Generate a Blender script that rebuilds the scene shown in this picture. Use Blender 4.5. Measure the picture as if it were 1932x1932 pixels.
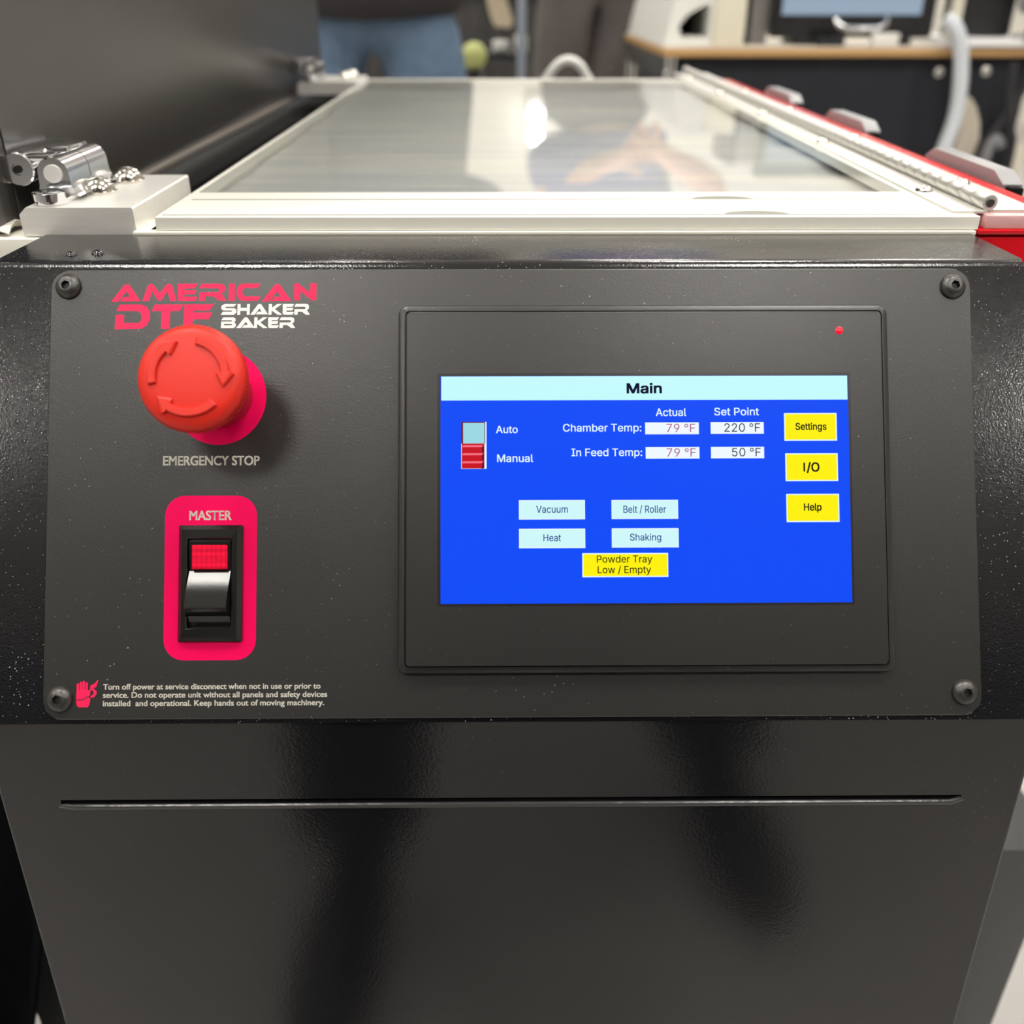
import bpy, bmesh, math, random
from mathutils import Vector, Matrix
from mathutils.geometry import tessellate_polygon, delaunay_2d_cdt
random.seed(7)
S = bpy.context.scene
COL = S.collection
for o in list(bpy.data.objects):
    bpy.data.objects.remove(o)

# ------------------------------------------------------------------ camera, world, exposure
FLOOR = 0.683                       # height of the control panel centre above the floor
cam = bpy.data.cameras.new('camera')
cam.sensor_width = 36.0
cam.lens = 1800.0 / 1932.0 * 36.0
cam.clip_start = 0.01
cam.clip_end = 60
cam.dof.use_dof = True
cam.dof.focus_distance = 0.372
cam.dof.aperture_fstop = 7.6
camo = bpy.data.objects.new('camera', cam)
COL.objects.link(camo)
M = ((0.99996125, -0.00354204, 0.00805936), (-0.00877004, -0.48040324, 0.87700389), (0.00076536, -0.87704058, -0.48041569))
mw = Matrix.Identity(4)
for r in range(3):
    mw[r][0], mw[r][1], mw[r][2] = M[r][0], -M[r][1], -M[r][2]
mw[0][3], mw[1][3], mw[2][3] = -0.0029, -0.3192, 0.1666 + FLOOR
camo.matrix_world = mw
S.camera = camo
S.view_settings.view_transform = 'Standard'
S.view_settings.look = 'None'
S.view_settings.gamma = 1.0
S.view_settings.use_curve_mapping = False
S.view_settings.exposure = 0.0
world = bpy.data.worlds.new('world')
S.world = world
world.use_nodes = True
world.node_tree.nodes['Background'].inputs[0].default_value = (0.9, 0.93, 1.0, 1)
world.node_tree.nodes['Background'].inputs[1].default_value = 0.05
LAMP = 27.0                         # strength of the ceiling light diffusers

# ------------------------------------------------------------------ materials
def srgb(r, g, b):
    f = lambda c: (c / 255 / 12.92) if c / 255 <= 0.04045 else ((c / 255 + 0.055) / 1.055) ** 2.4
    return (f(r), f(g), f(b), 1)

def mat(name, col, rough=0.5, metal=0.0, bump=None, spec=0.5, var=None, specks=None, emis=None, coat=0.0):
    """bump = [(scale, strength, distance), ...]; var = (scale, other colour, amount); specks = (scale, size, colour)."""
    m = bpy.data.materials.new(name)
    m.use_nodes = True
    nt = m.node_tree
    b = nt.nodes['Principled BSDF']
    b.inputs['Base Color'].default_value = col
    b.inputs['Roughness'].default_value = rough
    b.inputs['Metallic'].default_value = metal
    b.inputs['Specular IOR Level'].default_value = spec
    b.inputs['Coat Weight'].default_value = coat
    if emis:
        b.inputs['Emission Color'].default_value = emis[0]
        b.inputs['Emission Strength'].default_value = emis[1]
    tc = nt.nodes.new('ShaderNodeTexCoord')
    src = None
    if var:
        n = nt.nodes.new('ShaderNodeTexNoise')
        n.inputs['Scale'].default_value = var[0]
        n.inputs['Detail'].default_value = 6
        if len(var) > 3:
            mp = nt.nodes.new('ShaderNodeMapping')
            mp.inputs['Scale'].default_value = var[3]
            nt.links.new(tc.outputs['Object'], mp.inputs[0])
            nt.links.new(mp.outputs[0], n.inputs['Vector'])
        else:
            nt.links.new(tc.outputs['Object'], n.inputs['Vector'])
        rp = nt.nodes.new('ShaderNodeValToRGB')
        rp.color_ramp.elements[0].position = 0.5 - var[2] * 0.5
        rp.color_ramp.elements[1].position = 0.5 + var[2] * 0.5
        rp.color_ramp.elements[0].color = col
        rp.color_ramp.elements[1].color = var[1]
        nt.links.new(n.outputs[0], rp.inputs[0])
        src = rp.outputs[0]
    if specks:
        v = nt.nodes.new('ShaderNodeTexVoronoi')
        v.inputs['Scale'].default_value = specks[0]
        nt.links.new(tc.outputs['Object'], v.inputs['Vector'])
        n2 = nt.nodes.new('ShaderNodeTexNoise')
        n2.inputs['Scale'].default_value = specks[0] * 0.06
        nt.links.new(tc.outputs['Object'], n2.inputs['Vector'])
        # dust and painted glints gather where the broad noise is high: its threshold scales the grain size
        mr = nt.nodes.new('ShaderNodeMapRange')
        mr.inputs[1].default_value = 0.5
        mr.inputs[2].default_value = 0.75
        mr.inputs[3].default_value = specks[1] * 0.45
        mr.inputs[4].default_value = specks[1]
        nt.links.new(n2.outputs[0], mr.inputs[0])
        lt = nt.nodes.new('ShaderNodeMath')
        lt.operation = 'LESS_THAN'
        nt.links.new(v.outputs['Distance'], lt.inputs[0])
        nt.links.new(mr.outputs[0], lt.inputs[1])
        mx = nt.nodes.new('ShaderNodeMix')
        mx.data_type = 'RGBA'
        mx.inputs[6].default_value = col
        mx.inputs[7].default_value = specks[2]
        if src:
            nt.links.new(src, mx.inputs[6])
        nt.links.new(lt.outputs[0], mx.inputs[0])
        src = mx.outputs[2]
    if src:
        nt.links.new(src, b.inputs['Base Color'])
    prev = None
    for (sc, st, di) in (bump or []):
        n = nt.nodes.new('ShaderNodeTexNoise')
        n.inputs['Scale'].default_value = sc
        n.inputs['Detail'].default_value = 3
        nt.links.new(tc.outputs['Object'], n.inputs['Vector'])
        bp = nt.nodes.new('ShaderNodeBump')
        bp.inputs['Strength'].default_value = st
        bp.inputs['Distance'].default_value = di
        nt.links.new(n.outputs[0], bp.inputs['Height'])
        if prev:
            nt.links.new(prev.outputs[0], bp.inputs['Normal'])
        prev = bp
    if prev:
        nt.links.new(prev.outputs[0], b.inputs['Normal'])
    return m

def screen_mat(name, col, strength=1.0):
    m = mat(name, (0.005, 0.005, 0.005, 1), 0.3, spec=0.05, emis=(col, strength))
    return m

K = {}
K['console'] = mat('black_powder_coat', (0.006, 0.006, 0.008, 1), 0.13, spec=0.8, bump=[(1300, 0.24, 0.0003)], specks=(620, 0.20, (0.34, 0.34, 0.35, 1)))  # pale specks are glints of the bumpy coat, put into the colour
K['front'] = mat('black_gloss_paint', (0.008, 0.008, 0.010, 1), 0.12, bump=[(800, 0.10, 0.0003), (60, 0.04, 0.001)], specks=(300, 0.085, (0.12, 0.12, 0.13, 1)))  # specks paint the sparkle of the orange-peel gloss into the base colour
K['cover'] = mat('black_cover_paint', (0.052, 0.049, 0.046, 1), 0.30, bump=[(900, 0.10, 0.0003)], specks=(300, 0.10, (0.2, 0.2, 0.21, 1)), spec=0.95)
K['plate'] = mat('matte_black_plate', (0.017, 0.0165, 0.016, 1), 0.36, bump=[(1100, 0.25, 0.0002)], specks=(330, 0.10, (0.26, 0.25, 0.24, 1)), spec=0.65)
K['hmi'] = mat('dark_grey_plastic', (0.016, 0.0155, 0.015, 1), 0.34, bump=[(1600, 0.2, 0.00015)], specks=(300, 0.085, (0.22, 0.21, 0.20, 1)), spec=0.6)
K['gasket'] = mat('screen_border', (0.010, 0.010, 0.010, 1), 0.3)
K['screw'] = mat('black_oxide_steel', (0.09, 0.088, 0.085, 1), 0.38, 0.85, bump=[(900, 0.1, 0.0002)])
K['hex'] = mat('black_socket', (0.008, 0.008, 0.008, 1), 0.5)
K['cap'] = mat('red_plastic', (0.66, 0.018, 0.007, 1), 0.45, bump=[(1500, 0.08, 0.0002)], spec=0.4)
K['stem'] = mat('dark_red_plastic', (0.45, 0.012, 0.03, 1), 0.45)
K['pink'] = mat('magenta_print', srgb(228, 0, 84), 0.55, spec=0.1)
K['logo'] = mat('pink_print', srgb(232, 24, 84), 0.5, spec=0.3)
K['white'] = mat('white_print', srgb(240, 238, 226), 0.5)
K['switch'] = mat('black_glossy_plastic', (0.010, 0.010, 0.010, 1), 0.16, bump=[(260, 0.05, 0.0004)])
K['lens'] = None
K['alu'] = mat('brushed_aluminium', (0.90, 0.88, 0.84, 1), 0.40, 0.4, bump=[(900, 0.12, 0.0002)], var=(60, (0.82, 0.80, 0.76, 1), 0.5, (1, 8, 8)))
K['frame'] = mat('satin_aluminium', (0.93, 0.91, 0.83, 1), 0.32, 0.08)
K['groove'] = mat('groove_shadow_line', (0.26, 0.26, 0.23, 1), 0.6, spec=0.2)
K['strip'] = mat('cream_gasket', (0.85, 0.83, 0.74, 1), 0.5)
K['leaf'] = mat('zinc_hinge_leaf', (0.74, 0.73, 0.69, 1), 0.36, 0.75)
K['chrome'] = mat('chrome', (0.80, 0.81, 0.83, 1), 0.15, 1.0)
K['steel'] = mat('polished_steel', (0.80, 0.77, 0.70, 1), 0.12, 1.0)
K['red'] = mat('red_powder_coat', (0.62, 0.004, 0.012, 1), 0.25, bump=[(500, 0.12, 0.0004)])
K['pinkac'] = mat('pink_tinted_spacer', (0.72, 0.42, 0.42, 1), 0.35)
K['tab'] = mat('grey_translucent_tab', (0.30, 0.30, 0.31, 1), 0.35)
K['dark'] = mat('dark_interior', (0.002, 0.002, 0.002, 1), 0.7, spec=0.15)
K['base'] = mat('charcoal_sheet_metal', (0.05, 0.053, 0.056, 1), 0.4, bump=[(400, 0.1, 0.0003)])
K['film'] = mat('transfer_film', (0.80, 0.77, 0.70, 1), 0.4, var=(7, (0.50, 0.52, 0.57, 1), 0.5, (1.0, 9.0, 1.0)), bump=[(30, 0.2, 0.002)])
K['edge'] = mat('hem_painted_sheen', (0.42, 0.38, 0.34, 1), 0.4, 0.8, bump=[(300, 0.3, 0.0005)])  # light caught by the cover's lower flange, painted as a paler metal

K['edge2'] = mat('bare_worn_metal', (0.55, 0.53, 0.50, 1), 0.4, 0.5, var=(500, (0.06, 0.06, 0.06, 1), 0.2))

def lens_material():
    m = mat('red_lens', (0.50, 0.0, 0.02, 1), 0.12)
    nt = m.node_tree
    b = nt.nodes['Principled BSDF']
    tc = nt.nodes.new('ShaderNodeTexCoord')
    v = nt.nodes.new('ShaderNodeTexVoronoi')
    v.inputs['Scale'].default_value = 560
    v.inputs['Randomness'].default_value = 0.15
    rp = nt.nodes.new('ShaderNodeValToRGB')
    rp.color_ramp.elements[0].color = (0.95, 0.01, 0.06, 1)
    rp.color_ramp.elements[1].color = (0.12, 0.0, 0.01, 1)
    rp.color_ramp.elements[0].position = 0.1
    rp.color_ramp.elements[1].position = 0.75
    nt.links.new(tc.outputs['Object'], v.inputs['Vector'])
    nt.links.new(v.outputs['Distance'], rp.inputs[0])
    nt.links.new(rp.outputs[0], b.inputs['Emission Color'])
    b.inputs['Emission Strength'].default_value = 0.55
    return m
K['lens'] = lens_material()
K['led'] = mat('red_indicator', (0.5, 0, 0, 1), 0.3, emis=((1.0, 0.0, 0.03, 1), 0.9))

def pane_material():
    m = bpy.data.materials.new('clear_acrylic_sheet')
    m.use_nodes = True
    nt = m.node_tree
    nt.nodes.clear()
    out = nt.nodes.new('ShaderNodeOutputMaterial')
    mix = nt.nodes.new('ShaderNodeMixShader')
    tr = nt.nodes.new('ShaderNodeBsdfTransparent')
    tr.inputs[0].default_value = (0.96, 0.97, 0.96, 1)
    gl = nt.nodes.new('ShaderNodeBsdfGlossy')
    gl.inputs['Roughness'].default_value = 0.02
    fr = nt.nodes.new('ShaderNodeFresnel')
    fr.inputs['IOR'].default_value = 1.85
    tc = nt.nodes.new('ShaderNodeTexCoord')
    mp = nt.nodes.new('ShaderNodeMapping')
    mp.inputs['Scale'].default_value = (0.5, 2.5, 1)
    n = nt.nodes.new('ShaderNodeTexNoise')
    n.inputs['Scale'].default_value = 7
    n.inputs['Detail'].default_value = 1
    bp = nt.nodes.new('ShaderNodeBump')
    bp.inputs['Strength'].default_value = 0.014
    bp.inputs['Distance'].default_value = 0.003
    nt.links.new(tc.outputs['Object'], mp.inputs[0])
    nt.links.new(mp.outputs[0], n.inputs['Vector'])
    nt.links.new(n.outputs[0], bp.inputs['Height'])
    nt.links.new(bp.outputs[0], gl.inputs['Normal'])
    geo = nt.nodes.new('ShaderNodeNewGeometry')
    inv = nt.nodes.new('ShaderNodeMath')
    inv.operation = 'SUBTRACT'
    inv.inputs[0].default_value = 1.0
    mul = nt.nodes.new('ShaderNodeMath')
    mul.operation = 'MULTIPLY'
    nt.links.new(geo.outputs['Backfacing'], inv.inputs[1])
    nt.links.new(fr.outputs[0], mul.inputs[0])
    nt.links.new(inv.outputs[0], mul.inputs[1])
    nt.links.new(mul.outputs[0], mix.inputs[0])
    nt.links.new(tr.outputs[0], mix.inputs[1])
    nt.links.new(gl.outputs[0], mix.inputs[2])
    nt.links.new(mix.outputs[0], out.inputs[0])
    return m
K['pane'] = pane_material()

# ------------------------------------------------------------------ geometry helpers (millimetres from the panel centre)
T = math.radians(31.5)
UPV = Vector((0, math.sin(T), math.cos(T)))
NV = Vector((0, -math.cos(T), math.sin(T)))
def V(x, y, z):
    return Vector((x / 1000, y / 1000, z / 1000 + FLOOR))
def PV(u, v, h=0.0):                # a point in the plane of the control panel, h in front of it
    return Vector((u / 1000, 0, FLOOR)) + UPV * (v / 1000) + NV * (h / 1000)

LEAN = math.radians(4)
LY, LZ = -42.5, -72.5
def FV(x, s, h=0.0):                # a point on the lower front face, s below its top edge
    return V(x, LY - s * math.sin(LEAN) - h * math.cos(LEAN), LZ - s * math.cos(LEAN) + h * math.sin(LEAN))

class MB:
    def __init__(self):
        self.bm = bmesh.new()
        self.mi = 0
    def face(self, pts):
        vs = [self.bm.verts.new(p) for p in pts]
        try:
            f = self.bm.faces.new(vs)
            f.material_index = self.mi
            return f
        except ValueError:
            return None
    def box(self, a, b, bev=0.0, fn=V, seg=2):
        x0, y0, z0 = a
        x1, y1, z1 = b
        vs = [self.bm.verts.new(fn(x, y, z)) for x in (x0, x1) for y in (y0, y1) for z in (z0, z1)]
        fs = []
        for q in ((0, 1, 3, 2), (4, 6, 7, 5), (0, 4, 5, 1), (2, 3, 7, 6), (0, 2, 6, 4), (1, 5, 7, 3)):
            f = self.bm.faces.new([vs[i] for i in q])
            f.material_index = self.mi
            fs.append(f)
        if bev:
            es = list({e for f in fs for e in f.edges})
            bmesh.ops.bevel(self.bm, geom=es, offset=bev / 1000, segments=seg, affect='EDGES', profile=0.5)
        return self
    def loops(self, rings, close=True, cap0=True, cap1=True):
        rv = [[self.bm.verts.new(p) for p in r] for r in rings]
        n = len(rv[0])
        for a, b in zip(rv, rv[1:]):
            for i in range(n if close else n - 1):
                j = (i + 1) % n
                f = self.bm.faces.new([a[i], a[j], b[j], b[i]])
                f.material_index = self.mi
        if cap0:
            self.bm.faces.new(rv[0][::-1]).material_index = self.mi
        if cap1:
            self.bm.faces.new(rv[-1]).material_index = self.mi
        return self
    def lathe(self, c, axis, prof, n=32, cap0=True, cap1=True, knurl=0.0):
        """prof = [(radius mm, distance mm along axis)]; c a world point."""
        axis = Vector(axis).normalized()
        a = axis.orthogonal().normalized()
        b = axis.cross(a)
        rings = []
        for r, h in prof:
            ring = []
            for i in range(n):
                t = 2 * math.pi * i / n
                rr = (r + (knurl if (i % 2 and r > 18.2) else 0)) / 1000
                ring.append(c + axis * (h / 1000) + a * (rr * math.cos(t)) + b * (rr * math.sin(t)))
            rings.append(ring)
        return self.loops(rings, True, cap0, cap1)
    def cyl(self, p, q, r, n=20, r2=None):
        d = q - p
        L = d.length * 1000
        return self.lathe(p, d, [(r, 0), (r2 if r2 is not None else r, L)], n)
    def tube(self, pts, r, n=12):
        rings = []
        up = Vector((0.13, 0.27, 1)).normalized()
        for i, p in enumerate(pts):
            d = (pts[min(i + 1, len(pts) - 1)] - pts[max(i - 1, 0)]).normalized()
            a = d.cross(up)
            if a.length < 1e-4:
                a = d.orthogonal()
            a.normalize()
            b = d.cross(a)
            rr = (r[i] if isinstance(r, (list, tuple)) else r) / 1000
            rings.append([p + a * (rr * math.cos(2 * math.pi * k / n)) + b * (rr * math.sin(2 * math.pi * k / n)) for k in range(n)])
        return self.loops(rings)
    def prism(self, poly, fn0, fn1):
        return self.loops([[fn0(*p) for p in poly], [fn1(*p) for p in poly]])
    def build(self, name, m, parent=None, smooth=30, fix=True):
        if fix:
            bmesh.ops.recalc_face_normals(self.bm, faces=self.bm.faces)
        me = bpy.data.meshes.new(name)
        self.bm.to_mesh(me)
        self.bm.free()
        for k in (m if isinstance(m, (list, tuple)) else [m]):
            me.materials.append(k)
        if smooth:
            for p in me.polygons:
                p.use_smooth = True
            me.set_sharp_from_angle(angle=math.radians(smooth))
        o = bpy.data.objects.new(name, me)
        COL.objects.link(o)
        if parent:
            o.parent = parent
            o.matrix_parent_inverse = Matrix.Translation(-parent.location) if not parent.parent else Matrix.Identity(4)
        return o

def rrect(u0, u1, v0, v1, r, n=6):
    pts = []
    for cx, cy, a0 in ((u1 - r, v1 - r, 0), (u0 + r, v1 - r, 90), (u0 + r, v0 + r, 180), (u1 - r, v0 + r, 270)):
        for k in range(n + 1):
            a = math.radians(a0 + 90 * k / n)
            pts.append((cx + r * math.cos(a), cy + r * math.sin(a)))
    return pts

def thing(name, label, cat, loc=(0, 0, 0), group=None):
    o = bpy.data.objects.new(name, None)
    COL.objects.link(o)
    o.location = loc
    o.empty_display_size = 0.05
    o['label'] = label
    o['category'] = cat
    if group:
        o['group'] = group
    return o

def tag(o, label, cat, group=None):
    o['label'] = label
    o['category'] = cat
    if group:
        o['group'] = group
    return o

def struct(o):
    o['kind'] = 'structure'
    return o

# ------------------------------------------------------------------ lettering
def get_font():
    for kind in ('LOCAL', 'SYSTEM'):
        try:
            f = bpy.data.fonts.load(bpy.utils.resource_path(kind) + '/datafiles/fonts/Inter.woff2')
            if f:
                return f
        except Exception:
            pass
    return None
SANS = get_font()

def text_tris(body, font=None):
    """triangles of a line of text in font units, overlapping outlines filled separately"""
    cu = bpy.data.curves.new('lettering', 'FONT')
    cu.body = body
    if font:
        cu.font = font
    o = bpy.data.objects.new('lettering', cu)
    COL.objects.link(o)
    bpy.context.view_layer.update()
    c2 = o.to_curve(bpy.context.evaluated_depsgraph_get())
    polys = []
    for sp in c2.splines:
        pts = []
        bp = sp.bezier_points
        if len(bp):
            n = len(bp)
            for i in range(n):
                p0, p1 = bp[i], bp[(i + 1) % n]
                a, b, c, d = p0.co, p0.handle_right, p1.handle_left, p1.co
                straight = p0.handle_right_type == 'VECTOR' and p1.handle_left_type == 'VECTOR'
                for k in range(1 if straight else 5):
                    t = k / 5
                    q = a * (1 - t) ** 3 + b * 3 * t * (1 - t) ** 2 + c * 3 * t * t * (1 - t) + d * t ** 3
                    pts.append((q.x, q.y))
        else:
            pts = [(p.co.x, p.co.y) for p in sp.points]
        cl = []
        for p in pts:
            if not cl or abs(p[0] - cl[-1][0]) + abs(p[1] - cl[-1][1]) > 1e-5:
                cl.append(p)
        if len(cl) > 2:
            polys.append(cl)
    o.to_curve_clear()
    bpy.data.objects.remove(o)
    bpy.data.curves.remove(cu)
    # constrained triangulation; a triangle is ink where the outlines wind round it
    verts, edges, boxes = [], [], []
    for P in polys:
        k0, n = len(verts), len(P)
        verts += [Vector(p) for p in P]
        edges += [(k0 + i, k0 + (i + 1) % n) for i in range(n)]
        boxes.append((min(p[0] for p in P), max(p[0] for p in P), min(p[1] for p in P), max(p[1] for p in P)))
    co, _, fs, _, _, _ = delaunay_2d_cdt(verts, edges, [], 0, 1e-5)
    tris = []
    for f in fs:
        t = [(co[i].x, co[i].y) for i in f]
        x, y = sum(p[0] for p in t) / 3, sum(p[1] for p in t) / 3
        w = 0
        for P, B in zip(polys, boxes):
            if not (B[0] < x < B[1] and B[2] < y < B[3]):
                continue
            for i in range(len(P)):
                (xa, ya), (xb, yb) = P[i], P[(i + 1) % len(P)]
                if (ya <= y) != (yb <= y):
                    if x < xa + (y - ya) * (xb - xa) / (yb - ya):
                        w += 1 if yb > ya else -1
        if w:
            tris.append(t)
    return tris

CAPH = {}
def put_text(mb, body, u0, u1, base, cap, h, font=None, bold=0.0, slant=0.0, fn=PV):
    """fits a line between u0 and u1; base = baseline v; cap = height of the capitals, all mm"""
    key = font.name if font else ''
    if key not in CAPH:
        CAPH[key] = max(p[1] for t in text_tris('H', font) for p in t)
    tr = text_tris(body, font)
    x0 = min(p[0] for t in tr for p in t)
    x1 = max(p[0] for t in tr for p in t)
    sx = (u1 - u0 - 2 * bold) / (x1 - x0)
    sy = cap / CAPH[key]
    offs = [(0, 0)] if not bold else [(dx, dy) for dx in (-bold, 0, bold) for dy in (-bold * 0.6, bold * 0.6)]
    for ox, oy in offs:
        for t in tr:
            mb.face([fn(u0 + bold + (x - x0) * sx + ox, base + y * sy + oy + slant * (x - x0) * sx, h) for x, y in t])

def put_poly(mb, pts, h, fn=PV):
    tr = tessellate_polygon([[Vector((x, y, 0)) for x, y in pts]])
    for t in tr:
        mb.face([fn(pts[i][0], pts[i][1], h) for i in t])

def rect(mb, u0, u1, v0, v1, h, fn=PV):
    mb.face([fn(u0, v0, h), fn(u1, v0, h), fn(u1, v1, h), fn(u0, v1, h)])

# ------------------------------------------------------------------ the room
R = {}
R['floor'] = mat('grey_floor', (0.50, 0.48, 0.46, 1), 0.45, var=(3, (0.44, 0.42, 0.40, 1), 0.4), bump=[(60, 0.05, 0.002)])
R['wall'] = mat('cream_wall_paint', (0.84, 0.81, 0.74, 1), 0.7, bump=[(200, 0.05, 0.0005)])
R['ceil'] = mat('white_ceiling_tiles', (0.82, 0.81, 0.78, 1), 0.8)
R['lampframe'] = mat('white_lamp_frame', (0.8, 0.8, 0.8, 1), 0.5)
R['lamp'] = mat('light_diffuser', (0.9, 0.9, 0.9, 1), 0.5, emis=((1.0, 0.965, 0.90, 1), LAMP))

def wm(x, y, z):                    # metres from the floor
    return Vector((x, y, z))
def mbox(name, a, b, m, parent=None, bev=0.0):
    mb = MB()
    mb.box(a, b, bev * 1000, fn=wm)
    return mb.build(name, m, parent)
struct(mbox('floor', (-6, -5, -0.1), (6, 7, 0), R['floor']))
struct(mbox('ceiling', (-6, -5, 3.2), (6, 7, 3.3), R['ceil']))
struct(mbox('wall_back', (-6, 7, 0), (6, 7.1, 3.2), R['wall']))
struct(mbox('wall_front', (-6, -5.1, 0), (6, -5, 3.2), mat('dark_grey_wall_paint', (0.10, 0.10, 0.105, 1), 0.8)))
struct(mbox('wall_left', (-6.1, -5, 0), (-6, 7, 3.2), R['wall']))
struct(mbox('wall_right', (6, -5, 0), (6.1, 7, 3.2), R['wall']))
k = 0
for y in (-1.9, 0.05, 2.6, 5.3):
    for x in (-2.55, -0.85, 0.85, 2.55):
        w = 0.6
        t = thing('ceiling_light', 'flat square ceiling light panel glowing warm white overhead', 'ceiling light', (x, y, 3.2), 'ceiling light panels')
        fr = MB()
        for a, b in (((-.33, -.33), (.33, -.3)), ((-.33, .3), (.33, .33)), ((-.33, -.3), (-.3, .3)), ((.3, -.3), (.33, .3))):
            fr.box((x + a[0], y + a[1], 3.17), (x + b[0], y + b[1], 3.199), fn=wm)
        fr.build('frame', R['lampframe'], t)
        MB().box((x - .3, y - .3, 3.178), (x + .3, y + .3, 3.19), fn=wm).build('diffuser', R['lamp'], t)

# ------------------------------------------------------------------ the machine
machine = thing('powder_shaker_machine', 'black floor-standing powder shaker oven with sloped control panel, clear lid and red side', 'machine', (0, 0, 0))
# --- cabinet: lower body with the leaning front sheet and its slot
HW = 199
mb = MB()
S0, S1, SX = 38.6, 40.6, 176.5
for (x0, x1, s0, s1) in ((-HW, HW, 0, S0), (-HW, HW, S1, 560), (-HW, -SX, S0, S1), (SX, HW, S0, S1)):
    mb.face([FV(x0, s0), FV(x1, s0), FV(x1, s1), FV(x0, s1)])
# slot walls and its dark back
mb.face([FV(-SX, S0), FV(SX, S0), FV(SX, S0, -4), FV(-SX, S0, -4)])
mb.face([FV(-SX, S0, -4), FV(SX, S0, -4), FV(SX, S1, -4), FV(-SX, S1, -4)])
mb.face([FV(-SX, S1), FV(-SX, S0), FV(-SX, S0, -4), FV(-SX, S1, -4)])
mb.face([FV(SX, S0), FV(SX, S1), FV(SX, S1, -4), FV(SX, S0, -4)])
mb.face([FV(-SX, S1), FV(SX, S1), FV(SX, S1, -4), FV(-SX, S1, -4)])
for sx in (-HW, HW):
    mb.face([FV(sx, 0), FV(sx, 560), V(sx, 95, -630), V(sx, 95, -72)])
mb.face([FV(-HW, 560), FV(HW, 560), V(HW, 95, -630), V(-HW, 95, -630)])
body = mb.build('cabinet_body', K['front'], machine, smooth=0, fix=False)
# rolled hem under the slot
mb = MB()
mb.tube([FV(-SX - 1, S1 + 1.2, -1.0)] + [FV(x, S1 + 1.0, 0.5) for x in range(-172, 173, 8)] + [FV(SX + 1, S1 + 0.4, -1.0)], 1.15, 10)
mb.build('slot_lip', mat('black_gloss_hem', (0.05, 0.05, 0.05, 1), 0.2, bump=[(250, 0.3, 0.0006)]), body)
# edge seams of the front sheet: the folded side flanges
for sx in (-1, 1):
    mb = MB()
    mb.tube([FV(sx * (HW - 0.3), 1, -0.5), FV(sx * (HW - 0.3), 555, -0.5)], 0.7, 8)
    mb.build('side_flange', K['base'], body)
# --- console housing
mb = MB()
prof = [(-44.5, -73.2)]
fr = PV(0, 88.3)
prof += [(fr.y * 1000 - 1.3, (fr.z - FLOOR) * 1000 - 2.4), (fr.y * 1000 + 0.2, (fr.z - FLOOR) * 1000 - 0.9), (fr.y * 1000 + 2.4, (fr.z - FLOOR) * 1000 - 0.1), (fr.y * 1000 + 5, 75.2)]
prof += [(94, 75.2), (94, -73.2)]
mb.prism(prof, lambda y, z: V(-198, y, z), lambda y, z: V(198, y, z))
es = [e for e in mb.bm.edges if abs(abs(e.verts[0].co.x) - 0.198) < 1e-5 and abs(e.verts[0].co.x - e.verts[1].co.x) < 1e-6]
bmesh.ops.bevel(mb.bm, geom=es, offset=0.0012, segments=2, affect='EDGES')
housing = mb.build('console_housing', K['console'], machine, smooth=40)
for x, y, r in ((-172, 58, 2.3), (-162.5, 60.5, 2.6)):
    mb = MB()
    mb.lathe(V(x, y, 74.9), (0.1, -0.15, 1), [(r, 0), (r * 0.9, 0.7), (r * 0.6, 1.5), (r * 0.2, 1.9)], 14)
    mb.build('paint_drip', K['console'], housing, smooth=80)
# --- control panel plate
mb = MB()
rings = []
for ins, h in ((0, 0.0), (0, 1.1), (0.35, 1.5)):
    rings.append([PV(u, v, h) for u, v in rrect(-174.2 + ins, 175.2 - ins, -83.8 + ins, 85.2 - ins, 7.5 - ins)])
mb.loops(rings)
plate = mb.build('control_panel', K['plate'], machine, smooth=20)
PH = 1.54
for cu_, cv_, a0, a1 in ((-166.7, -76.3, 182, 262), (167.7, -76.3, 278, 350), (167.7, 77.7, 22, 66), (-166.7, 77.7, 100, 150)):
    mb = MB()
    A = [math.radians(a0 + (a1 - a0) * i / 14) for i in range(15)]
    for p, q in zip(A, A[1:]):
        ro, ri = 7.55, 7.28 - 0.12 * math.sin(9 * p)
        mb.face([PV(cu_ + ro * math.cos(p), cv_ + ro * math.sin(p), 1.0), PV(cu_ + ro * math.cos(q), cv_ + ro * math.sin(q), 1.0),
                 PV(cu_ + ri * math.cos(q), cv_ + ri * math.sin(q), 1.53), PV(cu_ + ri * math.cos(p), cv_ + ri * math.sin(p), 1.53)])
    mb.build('worn_edge', K['edge2'], plate, smooth=0)
def panel_screw(u, v):
    c = PV(u, v, 1.5)
    mb = MB()
    a = Vector((1, 0, 0))
    rings = []
    n = 24
    def ring(r, h, hexed=False):
        out = []
        for i in range(n):
            t = 2 * math.pi * i / n
            rr = r
            if hexed:
                tt = (t + 0.3) % (math.pi / 3) - math.pi / 6
                rr = r * math.cos(math.pi / 6) / math.cos(tt)
            out.append(c + a * (rr * math.cos(t) / 1000) + UPV * (rr * math.sin(t) / 1000) + NV * (h / 1000))
        return out
    rings = [ring(4.85, 0), ring(4.85, 0.5), ring(4.5, 1.2), ring(3.8, 2.0), ring(2.9, 2.55), ring(2.3, 2.75), ring(1.75, 2.8, True)]
    mb.loops(rings, cap1=False)
    s = mb.build('panel_screw', K['screw'], plate, smooth=50)
    mb = MB()
    mb.loops([ring(1.75, 2.8, True), ring(1.6, 1.2, True)], cap0=False)
    for f in mb.bm.faces:
        f.normal_flip()
    mb.build('hex_socket', K['hex'], s, smooth=0, fix=False)
    s['label'] = 'black hex socket button-head screw'
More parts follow.
